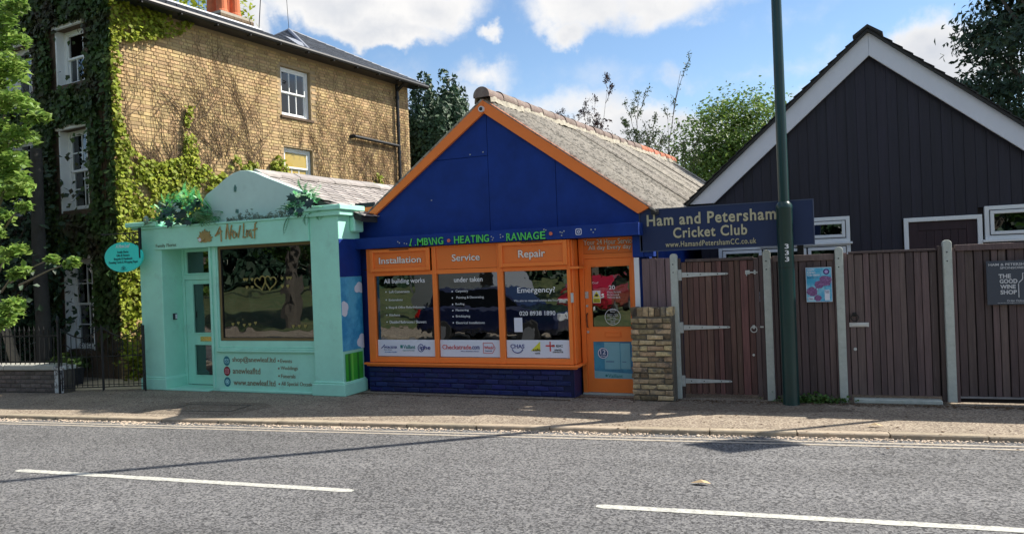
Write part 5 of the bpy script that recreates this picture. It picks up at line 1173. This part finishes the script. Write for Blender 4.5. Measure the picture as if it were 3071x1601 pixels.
# right-hand panel, runs out of the picture
f2 = thing('fence_panel', 'long slatted fence panel carrying the dark wine shop board at the right edge', 'fence', fpos(3.05, 0), FA, 'slatted wooden fence panels')
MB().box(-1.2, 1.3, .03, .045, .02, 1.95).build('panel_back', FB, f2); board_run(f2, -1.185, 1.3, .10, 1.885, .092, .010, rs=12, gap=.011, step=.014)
MB().box(-1.20, 1.3, -.03, .03, 1.887, 1.965).build('top_rail', WOODF, f2, bevel=.005); MB().box(-1.20, 1.3, -.01, .03, .075, .098).build('bottom_rail', mat('pale_wood', (.25, .23, .22), .8, var=.3), f2); MB().box(-1.245, -1.19, -.012, .03, .02, 1.93).build('stile', WOODF, f2, bevel=.004)
p = thing('concrete_post', 'concrete fence post beyond the wine shop board', 'post', fpos(4.42, .02), FA, 'concrete posts of the wooden fence')
for src in (p0, h0): c = src.copy(); COL.objects.link(c); c.parent = p
# plain boards above the pier
f0 = thing('fence_panel', 'short weathered board panel standing behind the rough brick pier', 'fence', (-2.33, 10.60, 0), 0, 'slatted wooden fence panels')
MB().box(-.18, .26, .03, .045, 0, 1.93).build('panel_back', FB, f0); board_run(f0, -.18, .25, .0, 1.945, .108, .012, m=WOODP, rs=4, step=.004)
# signs on the fence
PO = thing('garden_poster', 'bright blue open gardens poster with purple flower heads on the fence', 'poster', fpos(.285, .03, 1.52), FA)
pbm_ = mat('poster_sky', (.05, .38, .62), .35, var=.15, vscale=5, col2=(.30, .62, .75), c2scale=4)
po = MB().box(-.152, .152, -.006, 0, -.22, .22).build('poster_board', pbm_, PO); MB().frame(-.156, .156, -.224, .224, .005, -.008, -.001).build('poster_edge', WHITES, PO)
PUR = mat('allium_purple', (.20, .08, .22), .6, var=.5, vscale=40, dirt=((.38, .25, .42), 60, .5, .6, .7)); DKG = mat('stem_print', (.06, .10, .12), .6)
for (x, z, a, b) in ((-.085, -.09, .068, .06), (.0, .0, .055, .05), (.08, .045, .078, .068), (-.02, -.175, .045, .04)):
    mb = MB(); n_ = 26; mb.v.append((x, -.0085, z)); rr = random.Random(int(x*1000))
    for i in range(n_): s_ = rr.uniform(.86, 1.1); mb.v.append((x+a*s_*math.cos(2*math.pi*i/n_), -.0083, z+b*s_*math.sin(2*math.pi*i/n_)))
    mb.f = [(0, 1+i, 1+(i+1) % n_) for i in range(n_)]; mb.build('flower_print', PUR, PO)
MB().box(-.007, -.003, -.0075, -.0065, -.17, -.04).box(.068, .072, -.0075, -.0065, -.2, .0).build('stem_print', DKG, PO)
T('Ham\nOpen\nGardens', -.142, .012, .115, .21, -.0065, WHITES, PO, bold=.02, align='LEFT'); T('Sunday 9 June 2-5', -.14, -.01, .085, .10, -.0065, NAVYL, PO)
MB().disc(.092, .165, .038, -.0085, -.0065, 22).build('poster_badge', mat('badge_purple', (.06, .02, .18), .5), PO); MB().disc(.092, .165, .022, -.010, -.0085, 9).build('badge_flower', mat('pale_purple', (.45, .35, .65), .5), PO)
MB().box(.065, .125, -.0095, -.0085, -.205, -.07).box(-.135, -.07, -.0095, -.0088, -.20, -.16).build('poster_label', WHITES, PO); T('Ham Open\nGardens', .069, .121, -.11, -.08, -.0097, NAVYL, PO); T('Ham', -.125, -.08, -.19, -.17, -.0097, NAVYL, PO)
WS = thing('wine_shop_board', 'dark grey sponsor board with white lettering and a bottle outline', 'sign', fpos(2.66, .04, 1.485), FA)
wb_ = MB().box(-.485, .485, -.008, 0, -.265, .265).build('board_panel', mat('slate_board', (.045, .055, .075), .5, var=.05), WS, bevel=.002)
wl3 = mat('board_white', (.55, .56, .58), .5)
T('HAM & PETERSHAM CRICKET CLUB', -.46, .36, .205, .235, -.009, wl3, WS, bold=.012); T('SPONSORED BY:', -.34, .02, .165, .192, -.009, wl3, WS, bold=.008)
T('THE', -.36, -.23, .055, .105, -.009, wl3, WS, bold=.03); T('GOOD', -.35, -.165, -.008, .044, -.009, wl3, WS, bold=.03); T('WINE', -.345, -.185, -.073, -.023, -.009, wl3, WS, bold=.03); T('SHOP', -.345, -.175, -.14, -.088, -.009, wl3, WS, bold=.03)
T('Order Online', -.28, -.10, -.228, -.205, -.009, wl3, WS); T('www.thegoodwineshop.co.uk', -.38, .10, -.25, -.235, -.009, wl3, WS)
bt = [(-.155, -.18), (-.155, -.02), (-.15, .0), (-.115, .035), (-.11, .05), (-.11, .11), (-.065, .11), (-.065, .05), (-.06, .035), (-.025, .0), (-.02, -.02), (-.02, -.18)]
MB().tube([(x, -.011, z) for x, z in bt], .0055, 5).build('bottle_outline', wl3, WS)
TP = thing('pole_sign', 'tall grey pole with rectangular plate behind the fence at far right', 'sign', (3.25, 11.75, 0), R(-30))
MB().tube([(0, 0, 0), (0, 0, 5.9)], .045, 12).build('pole', GALV, TP); MB().box(-.06, .50, -.06, -.045, 4.95, 5.85).build('plate', GALV, TP, bevel=.01)
# weeds at the foot of the fence
wd = thing('weeds', 'small green weeds sprouting at the foot of the fence beside the lamp column', 'weeds', fpos(.15, .1, 0), FA, kind='stuff')
P_ = np.random.normal(0, 1, (700, 3))*np.array([.20, .05, .035])+np.array([0, .0, .03]); P_[:, 2] = np.abs(P_[:, 2]); leaf_mesh('weed_leaf', P_, (0, -.5, 1), .035, LEAFG, wd, jitter=.8)

# ================================================================== BRICK PIER
BP = thing('brick_pier', 'rough yellow brown brick pier with a soldier course between orange door and gate', 'pier', (-2.345, 10.36, 0))
MB().box(-.275, .275, .022, .26, 0, 1.27).build('mortar_core', mat('grey_mortar', (.13, .115, .09), .95, var=.4, vscale=25, bump=.8, bscale=60), BP)
pbr = [rough_box_mesh('brick', .212, .24, .062, BRICKP, .013, .009, s) for s in range(6)]; pbh = [rough_box_mesh('brick', .10, .24, .062, BRICKP, .010, .006, s+20) for s in range(4)]
for r_ in range(15):
    z = .04+r_*.0755; pat = [('s', -.185), ('s', .038), ('h', .205)] if r_ % 2 else [('h', -.24), ('s', -.075), ('s', .148)]
    if r_ % 5 == 4: pat = [('h', -.24), ('h', -.128), ('s', .038), ('h', .205)]
    for (k_, x) in pat: inst('brick', (pbr if k_ == 's' else pbh)[rb.randrange(4)], BP, (x+rb.uniform(-.006, .006), rb.uniform(-.014, .012), z+rb.uniform(-.004, .004)), (rb.uniform(-.03, .03), rb.uniform(-.03, .03), rb.uniform(-.05, .05)))
sol = [rough_box_mesh('brick', .072, .25, .115, BRICKP, .011, .008, s+40) for s in range(4)]
for i in range(7): inst('brick', sol[rb.randrange(4)], BP, (-.243+i*.081, rb.uniform(-.01, .006), 1.215+rb.uniform(-.006, .006)), (0, rb.uniform(-.04, .04), rb.uniform(-.03, .03)))

# ================================================================== CRICKET CLUB SIGN
CS = thing('cricket_club_sign', 'wide navy Ham and Petersham Cricket Club signboard with pale gold lettering', 'sign', (-1.38, 10.60, 0))
NV = mat('sign_navy', (.008, .022, .085), .4, var=.06, vscale=2)
sbd = MB().box(-1.13, 1.13, 0, .03, 2.05, 2.62).build('sign_panel', NV, CS); MB().frame(-1.14, 1.14, 2.04, 2.63, .012, -.006, .034).build('sign_edge', mat('sign_edge', (.05, .07, .13), .5), CS)
for x in (-1.0, .95): MB().box(x-.04, x+.04, .27, .34, 0, 2.5).box(x-.02, x+.02, .031, .27, 2.40, 2.44).box(x-.02, x+.02, .031, .27, 2.14, 2.18).build('support_post', METAL_D, CS)
SG = mat('sign_gold', (.50, .46, .30), .5)
for (s, a, b, c, d) in (('Ham and Petersham', -1.03, .68, 2.39, 2.55), ('Cricket Club', -.67, .31, 2.21, 2.355), ('www.HamandPetershamCC.co.uk', -.78, .42, 2.09, 2.165)):
    big_ = d-c > .1; text(s, a+.006, b+.006, c-.006, d-.006, -.0005, mat('sign_shadow', (.004, .006, .015), .6), sbd, 'letter_shadow', bold=.02, depth=.001, spacing=1.12)
    T(s, a, b, c, d, -.002, SG, sbd, bold=.022 if big_ else .008, depth=.006, spacing=1.12)

# ================================================================== DARK BARN (CLUBHOUSE)
BN = thing('timber_clubhouse', 'dark timber clad gabled clubhouse with broad white bargeboards', 'clubhouse', (.55, 12.5, 0))
apx, apz, lx, lz, rx, rz = 0.0, 5.15, -2.66, 2.82, 2.80, 2.80
gb = [(lx+.12, 0), (rx-.15, 0), (rx-.15, 2.9), (apx, apz-.12), (lx+.12, 2.88)]
wins = [(-2.27, -.38, 1.2, 2.08), (-1.6, -.38, 2.081, 2.46), (.44, 1.31, .3, 2.37), (1.42, 2.5, 2.03, 2.49)]
MB().prism(gb, .12, .2).build('gable_wall', FB, BN)
mb = MB()
for (xa) in (lx+.12, rx-.25): mb.box(xa, xa+.1, .2, 9, 0, 2.8)
mb.build('side_wall', BARNW, BN)
x = lx+.12; k = 0
while x < rx-.2:
    x1 = min(x+.138, rx-.15); p = gb[:]
    p = clip(p, -1, 0, -(x+.0005)); p = clip(p, 1, 0, x1-.002)
    if len(p) > 2:
        # cut by openings: split in z
        segs = [(0, 9)]
        for (a, b, c, d) in wins:
            if a-.05 < (x+x1)/2 < b+.05: segs = [s for q in segs for s in (((q[0], c) if q[0] < c else None), ((d, q[1]) if q[1] > d else None)) if s]
        for (za, zb) in segs:
            pp = clip(clip(p, 0, -1, -za), 0, 1, zb)
            if len(pp) > 2 and max(v[1] for v in pp)-min(v[1] for v in pp) > .02:
                dy = random.uniform(-.002, .002); m_ = MB(); n_ = len(pp); m_.prism(pp, .09+dy, .118)
                for i_, v in enumerate(m_.v[:n_]):   # shiplap: left edge sits proud
                    m_.v[i_] = (v[0], v[1]-(.006 if v[0] < (x+x1)/2 else 0), v[2])
                m_.build('cladding_board', BARNW, BN)
    x = x1; k += 1
MB().prism([(lx-.03, lz-.03), (lx+.36, lz-.03), (apx, apz-.34), (apx, apz)], -.01, .03).build('bargeboard', BARGE, BN, bevel=.004)
MB().prism([(apx+.002, apz), (apx+.002, apz-.34), (rx-.36, rz-.03), (rx+.03, rz-.03)], -.01, .03).build('bargeboard', BARGE, BN, bevel=.004)
def slab(x0, z0, x1, z1, th, ya, yb):
    return [(x0, z0), (x1, z1), (x1, z1+th), (x0, z0+th)]
MB().prism(slab(lx-.08, lz-.075, apx, apz, .045, 0, 0), -.07, 9, SK).build('roof', ROOFD, BN)
bnr = MB().prism(slab(apx, apz, rx+.08, rz-.07, .045, 0, 0), -.07, 9, SK).build('roof', ROOFD, BN)
rt = MB()   # edges of the tiles standing proud along the verge
for i in range(22):
    for (xa, za, xb, zb) in ((apx, apz, lx-.08, lz-.07), (apx, apz, rx+.08, rz-.07)):
        t0, t1 = i/22, (i+1.15)/22; dx, dz = (xb-xa), (zb-za); L_ = math.hypot(dx, dz); nx_, nz_ = abs(dz)/L_*(1 if dx > 0 else -1), abs(dx)/L_
        q0 = (xa+dx*t0, za+dz*t0); q1 = (xa+dx*min(1, t1), za+dz*min(1, t1)); h0, h1 = .036, .050
        rt.prism([(q0[0]+nx_*h0, q0[1]+nz_*h0), (q1[0]+nx_*h1, q1[1]+nz_*h1), (q1[0]+nx_*(h1+.014), q1[1]+nz_*(h1+.014)), (q0[0]+nx_*(h0+.006), q0[1]+nz_*(h0+.006))], -.085, 9, SK)
tag(rt.build('roof_tiles', ROOFD, bnr), kind='stuff')
MB().prism([(-.20, apz-.08), (0, apz+.055), (.20, apz-.08), (.20, apz-.04), (0, apz+.10), (-.20, apz-.04)], -.095, 9, SK).build('ridge_tile', ROOFD, BN)
def upvc(a, b, c, d, mull=(), z_in=None):
    w = MB().frame(a, b, c, d, .055, .05, .13).build('window', WP, BN, bevel=.004)
    xs = [a+.055, *mull, b-.055]
    for i in range(len(xs)-1):
        MB().frame(xs[i]+.012, xs[i+1]-.012, c+.067, d-.067, .045, .035, .11).build('casement', WP, w, bevel=.004)
        MB().box(xs[i]+.055, xs[i+1]-.055, .07, .076, c+.11, d-.11).build('pane', GLASS, w)
    MB().box(a-.03, b+.03, .01, .12, c-.035, c-.001).build('sill', WP, w, bevel=.004)
    return w
upvc(-1.6, -.34, 2.09, 2.47, (-1.0,)); upvc(-2.27, -.34, 1.25, 2.085, (-1.6, -.95)); upvc(1.40, 2.5, 2.03, 2.50, (1.98,))
df = MB().box(.38, .44, .05, .13, .3, 2.39).box(1.31, 1.37, .05, .13, .3, 2.39).box(.44, 1.31, .05, .13, 2.33, 2.39).build('door_frame', WP, BN, bevel=.004)
dd = MB().box(.442, 1.308, .10, .118, .3, 2.33).build('door', BARND, BN); MB().box(.442, .57, .085, .10, .3, 2.33).box(1.18, 1.308, .085, .10, .3, 2.33).box(.57, 1.18, .085, .10, 2.20, 2.33).build('door_rail', BARND, dd, bevel=.003)
for i in range(6): MB().box(.572+i*.101, .572+(i+1)*.101-.005, .09, .10, .3, 2.195).build('board', BARND, dd)
MB().box(-2.5, 2.6, .5, .52, 0, 2.6).build('interior', DARKIN, BN)
# patch of floor around the barn is a little higher
# ================================================================== TREES
def tree_pts(kind, seed, n, h, r, base):
    rr = np.random.RandomState(seed); P_ = []
    return P_
def blob_tree(name, label, cat, loc, h, r, nclump, nleaf, size, material, seed, trunk_r=.14, base=.25, clump=.32, shape='round', bark=BARK, nrm=(0, 0, .6), flat=.55, jitter=.9, aspect=.6, group=None, limbs=True):
    rr = np.random.RandomState(seed); t = thing(name, label, cat, loc, 0, group)
    cs = []
    while len(cs) < nclump:
        v = rr.uniform(-1, 1, 3)
        if shape == 'cone':
            z = rr.uniform(0, 1)**1.25; a = rr.uniform(0, 6.283); rad = (1-z)**.75*rr.uniform(.55, 1.05)**.5; cs.append((r*rad*math.cos(a), r*rad*math.sin(a), h*(base+(1-base)*z)))
        else:
            L = np.linalg.norm(v)
            if L > 1 or L < .35: continue
            z = (v[2]+1)/2; wob = 1+.25*math.sin(5*math.atan2(v[1], v[0])+seed)+.12*rr.normal()
            cs.append((v[0]*r*wob, v[1]*r*wob, h*base+(h*(1-base))*z))
    cs = np.array(cs); k = nleaf//nclump; csz = clump*(.7+.6*rr.rand(nclump))
    P_ = np.repeat(cs, k, 0)+rr.normal(0, 1, (nclump*k, 3))*np.repeat(csz, k)[:, None]*np.array([1, 1, flat])
    ctr = np.array([0, 0, h*(base+1)/2]); nn = P_-ctr; nn /= np.linalg.norm(nn, axis=1)[:, None]; nn += np.array(nrm)
    leaf_mesh('crown', P_, nn, size, material, t, aspect=aspect, jitter=jitter)
    tk = MB(); tk.tube([(0, 0, -.1), (.02, .01, h*.3), (-.03, .02, h*.6), (0, 0, h*.9)], [trunk_r, trunk_r*.8, trunk_r*.5, trunk_r*.12], 10)
    if limbs:
        for c in cs[::max(1, nclump//26)]:
            z0 = max(h*.15, min(h*.8, c[2]*.62)); tk.tube([(0, 0, z0), (c[0]*.5, c[1]*.5, (z0+c[2])*.52), tuple(c)], [trunk_r*.35, trunk_r*.2, .01], 5)
    tk.build('trunk', bark, t, auto=True); return t
# conifer behind, between the brick house and the blue shop
def W(px_, py_, depth):    # helper used while laying out distant trees: direction of a sight line at a distance
    d = Fw+(px_-1535.5)/2300*Rt+(800.5-py_)/2300*Up; return Vector((0, 0, 1.9))+d*depth
def spire_tree(name, label, cat, loc, h, r, seed, material, nsp=60, per=220, size=.16, topf=None):
    rr = np.random.RandomState(seed); t = thing(name, label, cat, loc); P_ = []; Nn = []
    for i in range(nsp):
        a = rr.uniform(0, 6.283); q = math.sqrt(rr.rand()); x, y = r*q*math.cos(a), r*q*math.sin(a)
        top = h*(1-.27*q**1.6)*(1+.045*rr.normal()); bot = h*(.05+.15*q*rr.rand()); 
        zz = bot+(top-bot)*rr.rand(per)**.85; f = (top-zz)/(top-bot); wdt = .05+.34*np.sqrt(np.clip(f, 0, 1))
        an = rr.uniform(0, 6.283, per); rd = wdt*np.sqrt(rr.rand(per))*1.2
        P_.append(np.stack([x+rd*np.cos(an), y+rd*np.sin(an), zz], 1)); Nn.append(np.stack([np.cos(an)+x/r, np.sin(an)+y/r, .3+0*an], 1))
    leaf_mesh('crown', np.concatenate(P_), np.concatenate(Nn), size, material, t, aspect=.45, jitter=.5)
    MB().tube([(0, 0, -.1), (0, 0, h*.8)], [.22, .05], 8).build('trunk', BARK, t); return t
q = W(1335, 800, 26); spire_tree('conifer_tree', 'dark green conifer with upright sprays between brick house and blue gable', 'tree', (q.x, q.y, 0), 8.35, 1.9, 4, LEAFC, 170, 380, .17)
q = W(1260, 800, 25); spire_tree('conifer_tree', 'lower left shoulder of dark conifer growth beside the brick house corner', 'tree', (q.x+.2, q.y, 0), 7.0, 1.0, 6, LEAFC, 46, 300, .16)
q = W(1560, 800, 34); spire_tree('conifer_tree', 'thin conifer tip just showing above the ridge of the blue shop', 'tree', (q.x, q.y, 0), 8.3, .5, 8, LEAFC, 12, 200, .14)
q = W(2215, 800, 36); blob_tree('broadleaf_tree', 'rounded mid green tree between the corrugated roof and the clubhouse', 'tree', (q.x, q.y, 0), 9.6, 2.9, 170, 34000, .17, LEAFM, 12, .2, .12, .55)
q = W(2110, 800, 40); blob_tree('broadleaf_tree', 'paler lower green tree left of the rounded tree behind the roof', 'tree', (q.x, q.y, 0), 7.3, 2.0, 70, 9000, .18, LEAFM, 14, .15, .12, .5)
q = W(1770, 800, 40); blob_tree('purple_tree', 'dark purple leaved tree rising behind the corrugated ridge', 'tree', (q.x, q.y, 0), 9.7, 1.9, 46, 2600, .17, LEAFP, 21, .12, .35, .28, flat=.5)
def wispy(name, label, loc, h, stems, seed, material, nleaf=26, size=.10):
    rr = random.Random(seed); t = thing(name, label, 'tree', loc); mb = MB(); P_ = []
    def grow(p, d, L, r_, dep):
        pts_ = [p]; n_ = 12 if dep == 0 else 8
        for i in range(n_):
            d = (d+Vector((rr.gauss(0, .10), rr.gauss(0, .10), .03))).normalized(); p = p+d*(L/n_); pts_.append(p)
            if dep < 3 and i > 1 and rr.random() < (.8 if dep == 0 else .45): grow(p, (d*.6+Vector((rr.gauss(0, .5), rr.gauss(0, .5), rr.uniform(.1, .5)))).normalized(), L*(1.25-i/n_)*rr.uniform(.25, .5), r_*.45, dep+1)
            if dep >= 1 and i > 0:
                for _ in range(rr.choice((0, 1, 1, 2))): P_.append(tuple(p+Vector((rr.gauss(0, .06), rr.gauss(0, .06), rr.gauss(-.05, .06)))))
        mb.tube(pts_, [max(.006, r_*(1-.85*i/n_)) for i in range(n_+1)], 5, cap=False)
    for (dx, dy, L) in stems: grow(Vector((0, 0, h*.25)), Vector((dx, dy, 1)).normalized(), L, .035, 0)
    mb.tube([(0, 0, 0), (0, 0, h*.26)], .07, 6); mb.build('trunk', BARK, t); leaf_mesh('crown', np.array(P_), (0, -1, 0), size, material, t, aspect=.5, jitter=1.0, droop=.4); return t
q = W(1960, 800, 30); wispy('birch_tree', 'thin wispy birch with sparse small leaves against the sky', (q.x, q.y, 0), 8.4, ((.36, 0, 7.2), (.03, .1, 4.6), (-.14, 0, 6.2), (.5, 0, 4.6), (.2, .1, 5.4), (.3, -.1, 5.0)), 5, LEAFW, size=.085)
q = W(1985, 800, 33); wispy('birch_tree', 'second fine stemmed birch filling in low behind the roof ridge', (q.x, q.y, 0), 6.6, ((.1, 0, 5.0), (-.2, .1, 4.6), (.35, .2, 4.2), (0, 0, 4.4), (.5, 0, 4)), 15, LEAFW, size=.09)
q = W(1745, 800, 38); wispy('bare_tree', 'slender twig topped tree above the middle of the ridge', (q.x, q.y, 0), 9.3, ((.02, 0, 8.4), (-.22, 0, 6.6), (.12, .1, 6.6), (-.1, 0, 6.9)), 9, LEAFP, size=.09)
# big dark tree at the right edge
q = W(3190, 800, 22)
bt_ = blob_tree('spruce_tree', 'huge dark spruce with ragged drooping boughs at the right edge of the sky', 'tree', (q.x, q.y, 0), 15.5, 3.1, 260, 42000, .21, LEAFS, 31, .35, .16, .36, shape='cone', flat=.45, jitter=.7, aspect=.4)
# yellow-green tree far behind the house
q = W(640, 800, 34); blob_tree('sunlit_tree', 'sunlit yellow green tree showing above the slate roof behind the chimney', 'tree', (q.x, q.y, 0), 14.6, 3.3, 120, 15000, .24, LEAFY, 41, .3, .3, .5)

# leafy tree at the left edge, in front of the house
def sprays(name, label, loc, sp_list, trunk, seed):
    rr = random.Random(seed); t = thing(name, label, 'tree', loc); P_ = []; tw = MB()
    for (x, y, z, r_, n_) in sp_list:
        tw.tube([(x*.35-.3, y*.4, z-.35), (x*.7, y*.8, z-.12), (x, y, z)], [.022, .014, .005], 5)
        for _ in range(n_):
            a = rr.uniform(0, 6.283); q_ = math.sqrt(rr.random())*r_; hx, hy = q_*math.cos(a), q_*math.sin(a); P_.append((x+hx, y+hy*.8, z-.25*q_+rr.gauss(0, .06*r_+.025)+.12*r_*math.sin(hx*9+hy*4)))
    leaf_mesh('crown', np.array(P_), (0, -.25, 1), .13, LEAFB, t, aspect=.55, jitter=.55)
    tw.tube(trunk, [.10-.075*i/(len(trunk)-1) for i in range(len(trunk))], 10).build('trunk', BARKP, t, auto=True); return t
SPR = [(-12.8, 6.12, 0.5), (-12.61, 6.32, 0.4), (-12.49, 5.63, 0.55), (-12.78, 5.05, 0.55), (-12.28, 4.99, 0.45), (-12.93, 4.61, 0.5), (-12.56, 4.46, 0.55), (-12.83, 4.09, 0.5), (-12.38, 3.99, 0.4), (-12.05, 4.68, 0.3), (-12.61, 3.65, 0.5), (-13.03, 3.6, 0.5), (-12.18, 2.51, 0.3), (-11.59, 2.26, 0.18), (-12.93, 2.4, 0.4), (-13.07, 1.49, 0.35), (-12.32, 6.55, 0.25), (-12.82, 6.64, 0.4), (-12.2, 2.15, 0.25), (-12.6, 3.79, 0.5), (-12.28, 3.57, 0.3), (-13.01, 5.59, 0.6), (-13.15, 3.15, 0.5), (-12.74, 1.32, 0.3), (-12.47, 1.65, 0.3), (-11.35, 2.31, 0.12), (-12.06, 3.19, 0.16), (-13.6, 4.4, .8), (-13.7, 5.6, .8), (-13.8, 3.0, .7), (-14.3, 5.0, .8)]
rl_ = random.Random(77); sp_l = []
for (X, Z_, r_) in SPR: sp_l.append((X+14.2, rl_.uniform(-1.35, -.75), Z_, r_*.8, int(90+520*r_*r_*1.6)))
sprays('street_tree', 'bright green young tree with layered sprays of leaves at the left edge', (-14.2, 9.6, 0), sp_l, [(0, .1, 0), (-.2, .05, .7), (-.42, 0, 1.5), (-.55, -.2, 2.4), (-.35, -.45, 3.6), (.1, -.7, 4.8), (.7, -.9, 6.0)], 5)
# dark yew mass filling the gap beside the house front, at the far left
blob_tree('yew_tree', 'very dark evergreen filling the shade left of the house front behind the railings', 'tree', (-15.6, 10.3, 0), 4.4, 1.35, 60, 9000, .13, LEAFS, 51, .12, .05, .35)
MB().tube([(0, 0, 0), (.02, 0, 1.2), (-.03, 0, 2.6), (0, 0, 4.5)], [.15, .13, .12, .10], 12).build('trunk', mat('shaded_bark', (.035, .035, .035), .95, var=.3, vscale=10, bump=.6), thing('shaded_trunk', 'thick shaded grey tree trunk standing behind the iron railings', 'tree trunk', (-14.0, 10.0, 0)), auto=True)

# ---- the common across the road, seen only in the shop windows
for i, (x, y, h_, r_) in enumerate(((-19, -3.5, 11, 4.6), (-46, -40, 12, 5.5), (-14, -24, 12, 5), (-62, -16, 11, 5), (-26, -42, 14, 7), (-55, -34, 14, 8), (-3, -35, 13, 6), (8, -30, 12, 6))):
    blob_tree('park_tree', ['spreading dark tree nearest on the common across the road', 'large tree behind it on the common', 'tree in the middle of the common', 'tree far left on the common', 'tall far tree on the common', 'farthest left tree on the common', 'tree behind the camera on the common', 'right hand tree on the common'][i], 'tree', (x, y, 0), h_, r_, 60, 5200, .42, LEAFG, 60+i, .35, .3, .8)
tag(leaf_mesh('far_wood', np.stack([np.random.uniform(-120, 60, 26000), np.random.uniform(-75, -66, 26000), np.random.uniform(0, 15, 26000)], 1), (0, 1, .3), 1.3, LEAFS, None, aspect=.8), 'dark line of woodland along the far side of the common', 'wood', kind='stuff')
TYRE = mat('tyre', (.02, .02, .02), .8); RIM = mat('wheel_rim', (.4, .4, .42), .35, metal=.7); CARG = mat('car_glass', (.01, .012, .015), .05); LAMP = mat('head_lamp', (.6, .62, .65), .15); TAIL = mat('tail_lamp', (.4, .01, .01), .2)
def vehicle(name, label, cat, loc, rz, paint, van=False):
    t = thing(name, label, cat, loc, rz); w = .88
    if van: prof = [(-2.5, .35), (2.5, .35), (2.55, .8), (2.3, 1.15), (1.75, 1.95), (1.5, 2.05), (-2.45, 2.1), (-2.52, 1.6)]
    else: prof = [(-2.05, .32), (2.05, .32), (2.1, .62), (2.0, .82), (1.0, .98), (-1.85, 1.02), (-2.1, .85), (-2.12, .5)]
    MB().prism(prof, -w, w).build('body', paint, t, bevel=.09)
    if van:
        MB().prism([(1.55, 1.2), (2.22, 1.2), (1.76, 1.88), (1.5, 1.88)], -w-.004, w+.004).build('side_window', CARG, t); xs = (1.65, -1.6); hz = 1.0
    else:
        cab = [(1.05, .96), (.35, 1.44), (-1.35, 1.46), (-1.85, 1.02)]; c = MB(); c.prism(cab, -w+.1, w-.1).build('cabin', paint, t, bevel=.06)
        MB().prism([(.92, 1.0), (.32, 1.39), (-1.3, 1.40), (-1.68, 1.03)], -w+.094, w-.094).build('side_window', CARG, t); xs = (1.3, -1.3); hz = .72
    for x in xs:
        for s in (-1, 1):
            wv = MB().disc(0, 0, .32, -.1, .1, 24).build('wheel', TYRE, t, bevel=.02); wv.location = (x, s*(w-.06), .32); MB().disc(0, 0, .2, -.108, .108, 14).build('rim', RIM, wv)
    for s in (-1, 1):
        MB().box(2.03, 2.13, s*.6-.16, s*.6+.16, hz-.1, hz+.06).build('headlight', LAMP, t, bevel=.02); MB().box(-2.56 if van else -2.15, -2.48 if van else -2.08, s*.68-.1, s*.68+.1, hz, hz+.2).build('tail_light', TAIL, t, bevel=.01)
    return t
def sw(x, y): p = s2w(x, y); return (p[0], p[1], -.05)
vehicle('parked_car', 'dark blue hatchback parked across the road', 'car', sw(-5.1, -5.2), SA, mat('car_blue', (.01, .015, .05), .15, coat=.6))
vehicle('parked_car', 'red hatchback parked across the road', 'car', (-8.4, -6.6, .0), SA+R(80), mat('car_red', (.35, .01, .03), .15, coat=.6))
vehicle('parked_van', 'silver grey van parked across the road behind the dark blue car', 'van', (-12.4, -4.6, 0), SA+R(15), mat('van_silver', (.30, .31, .32), .3, metal=.4, coat=.4), True)
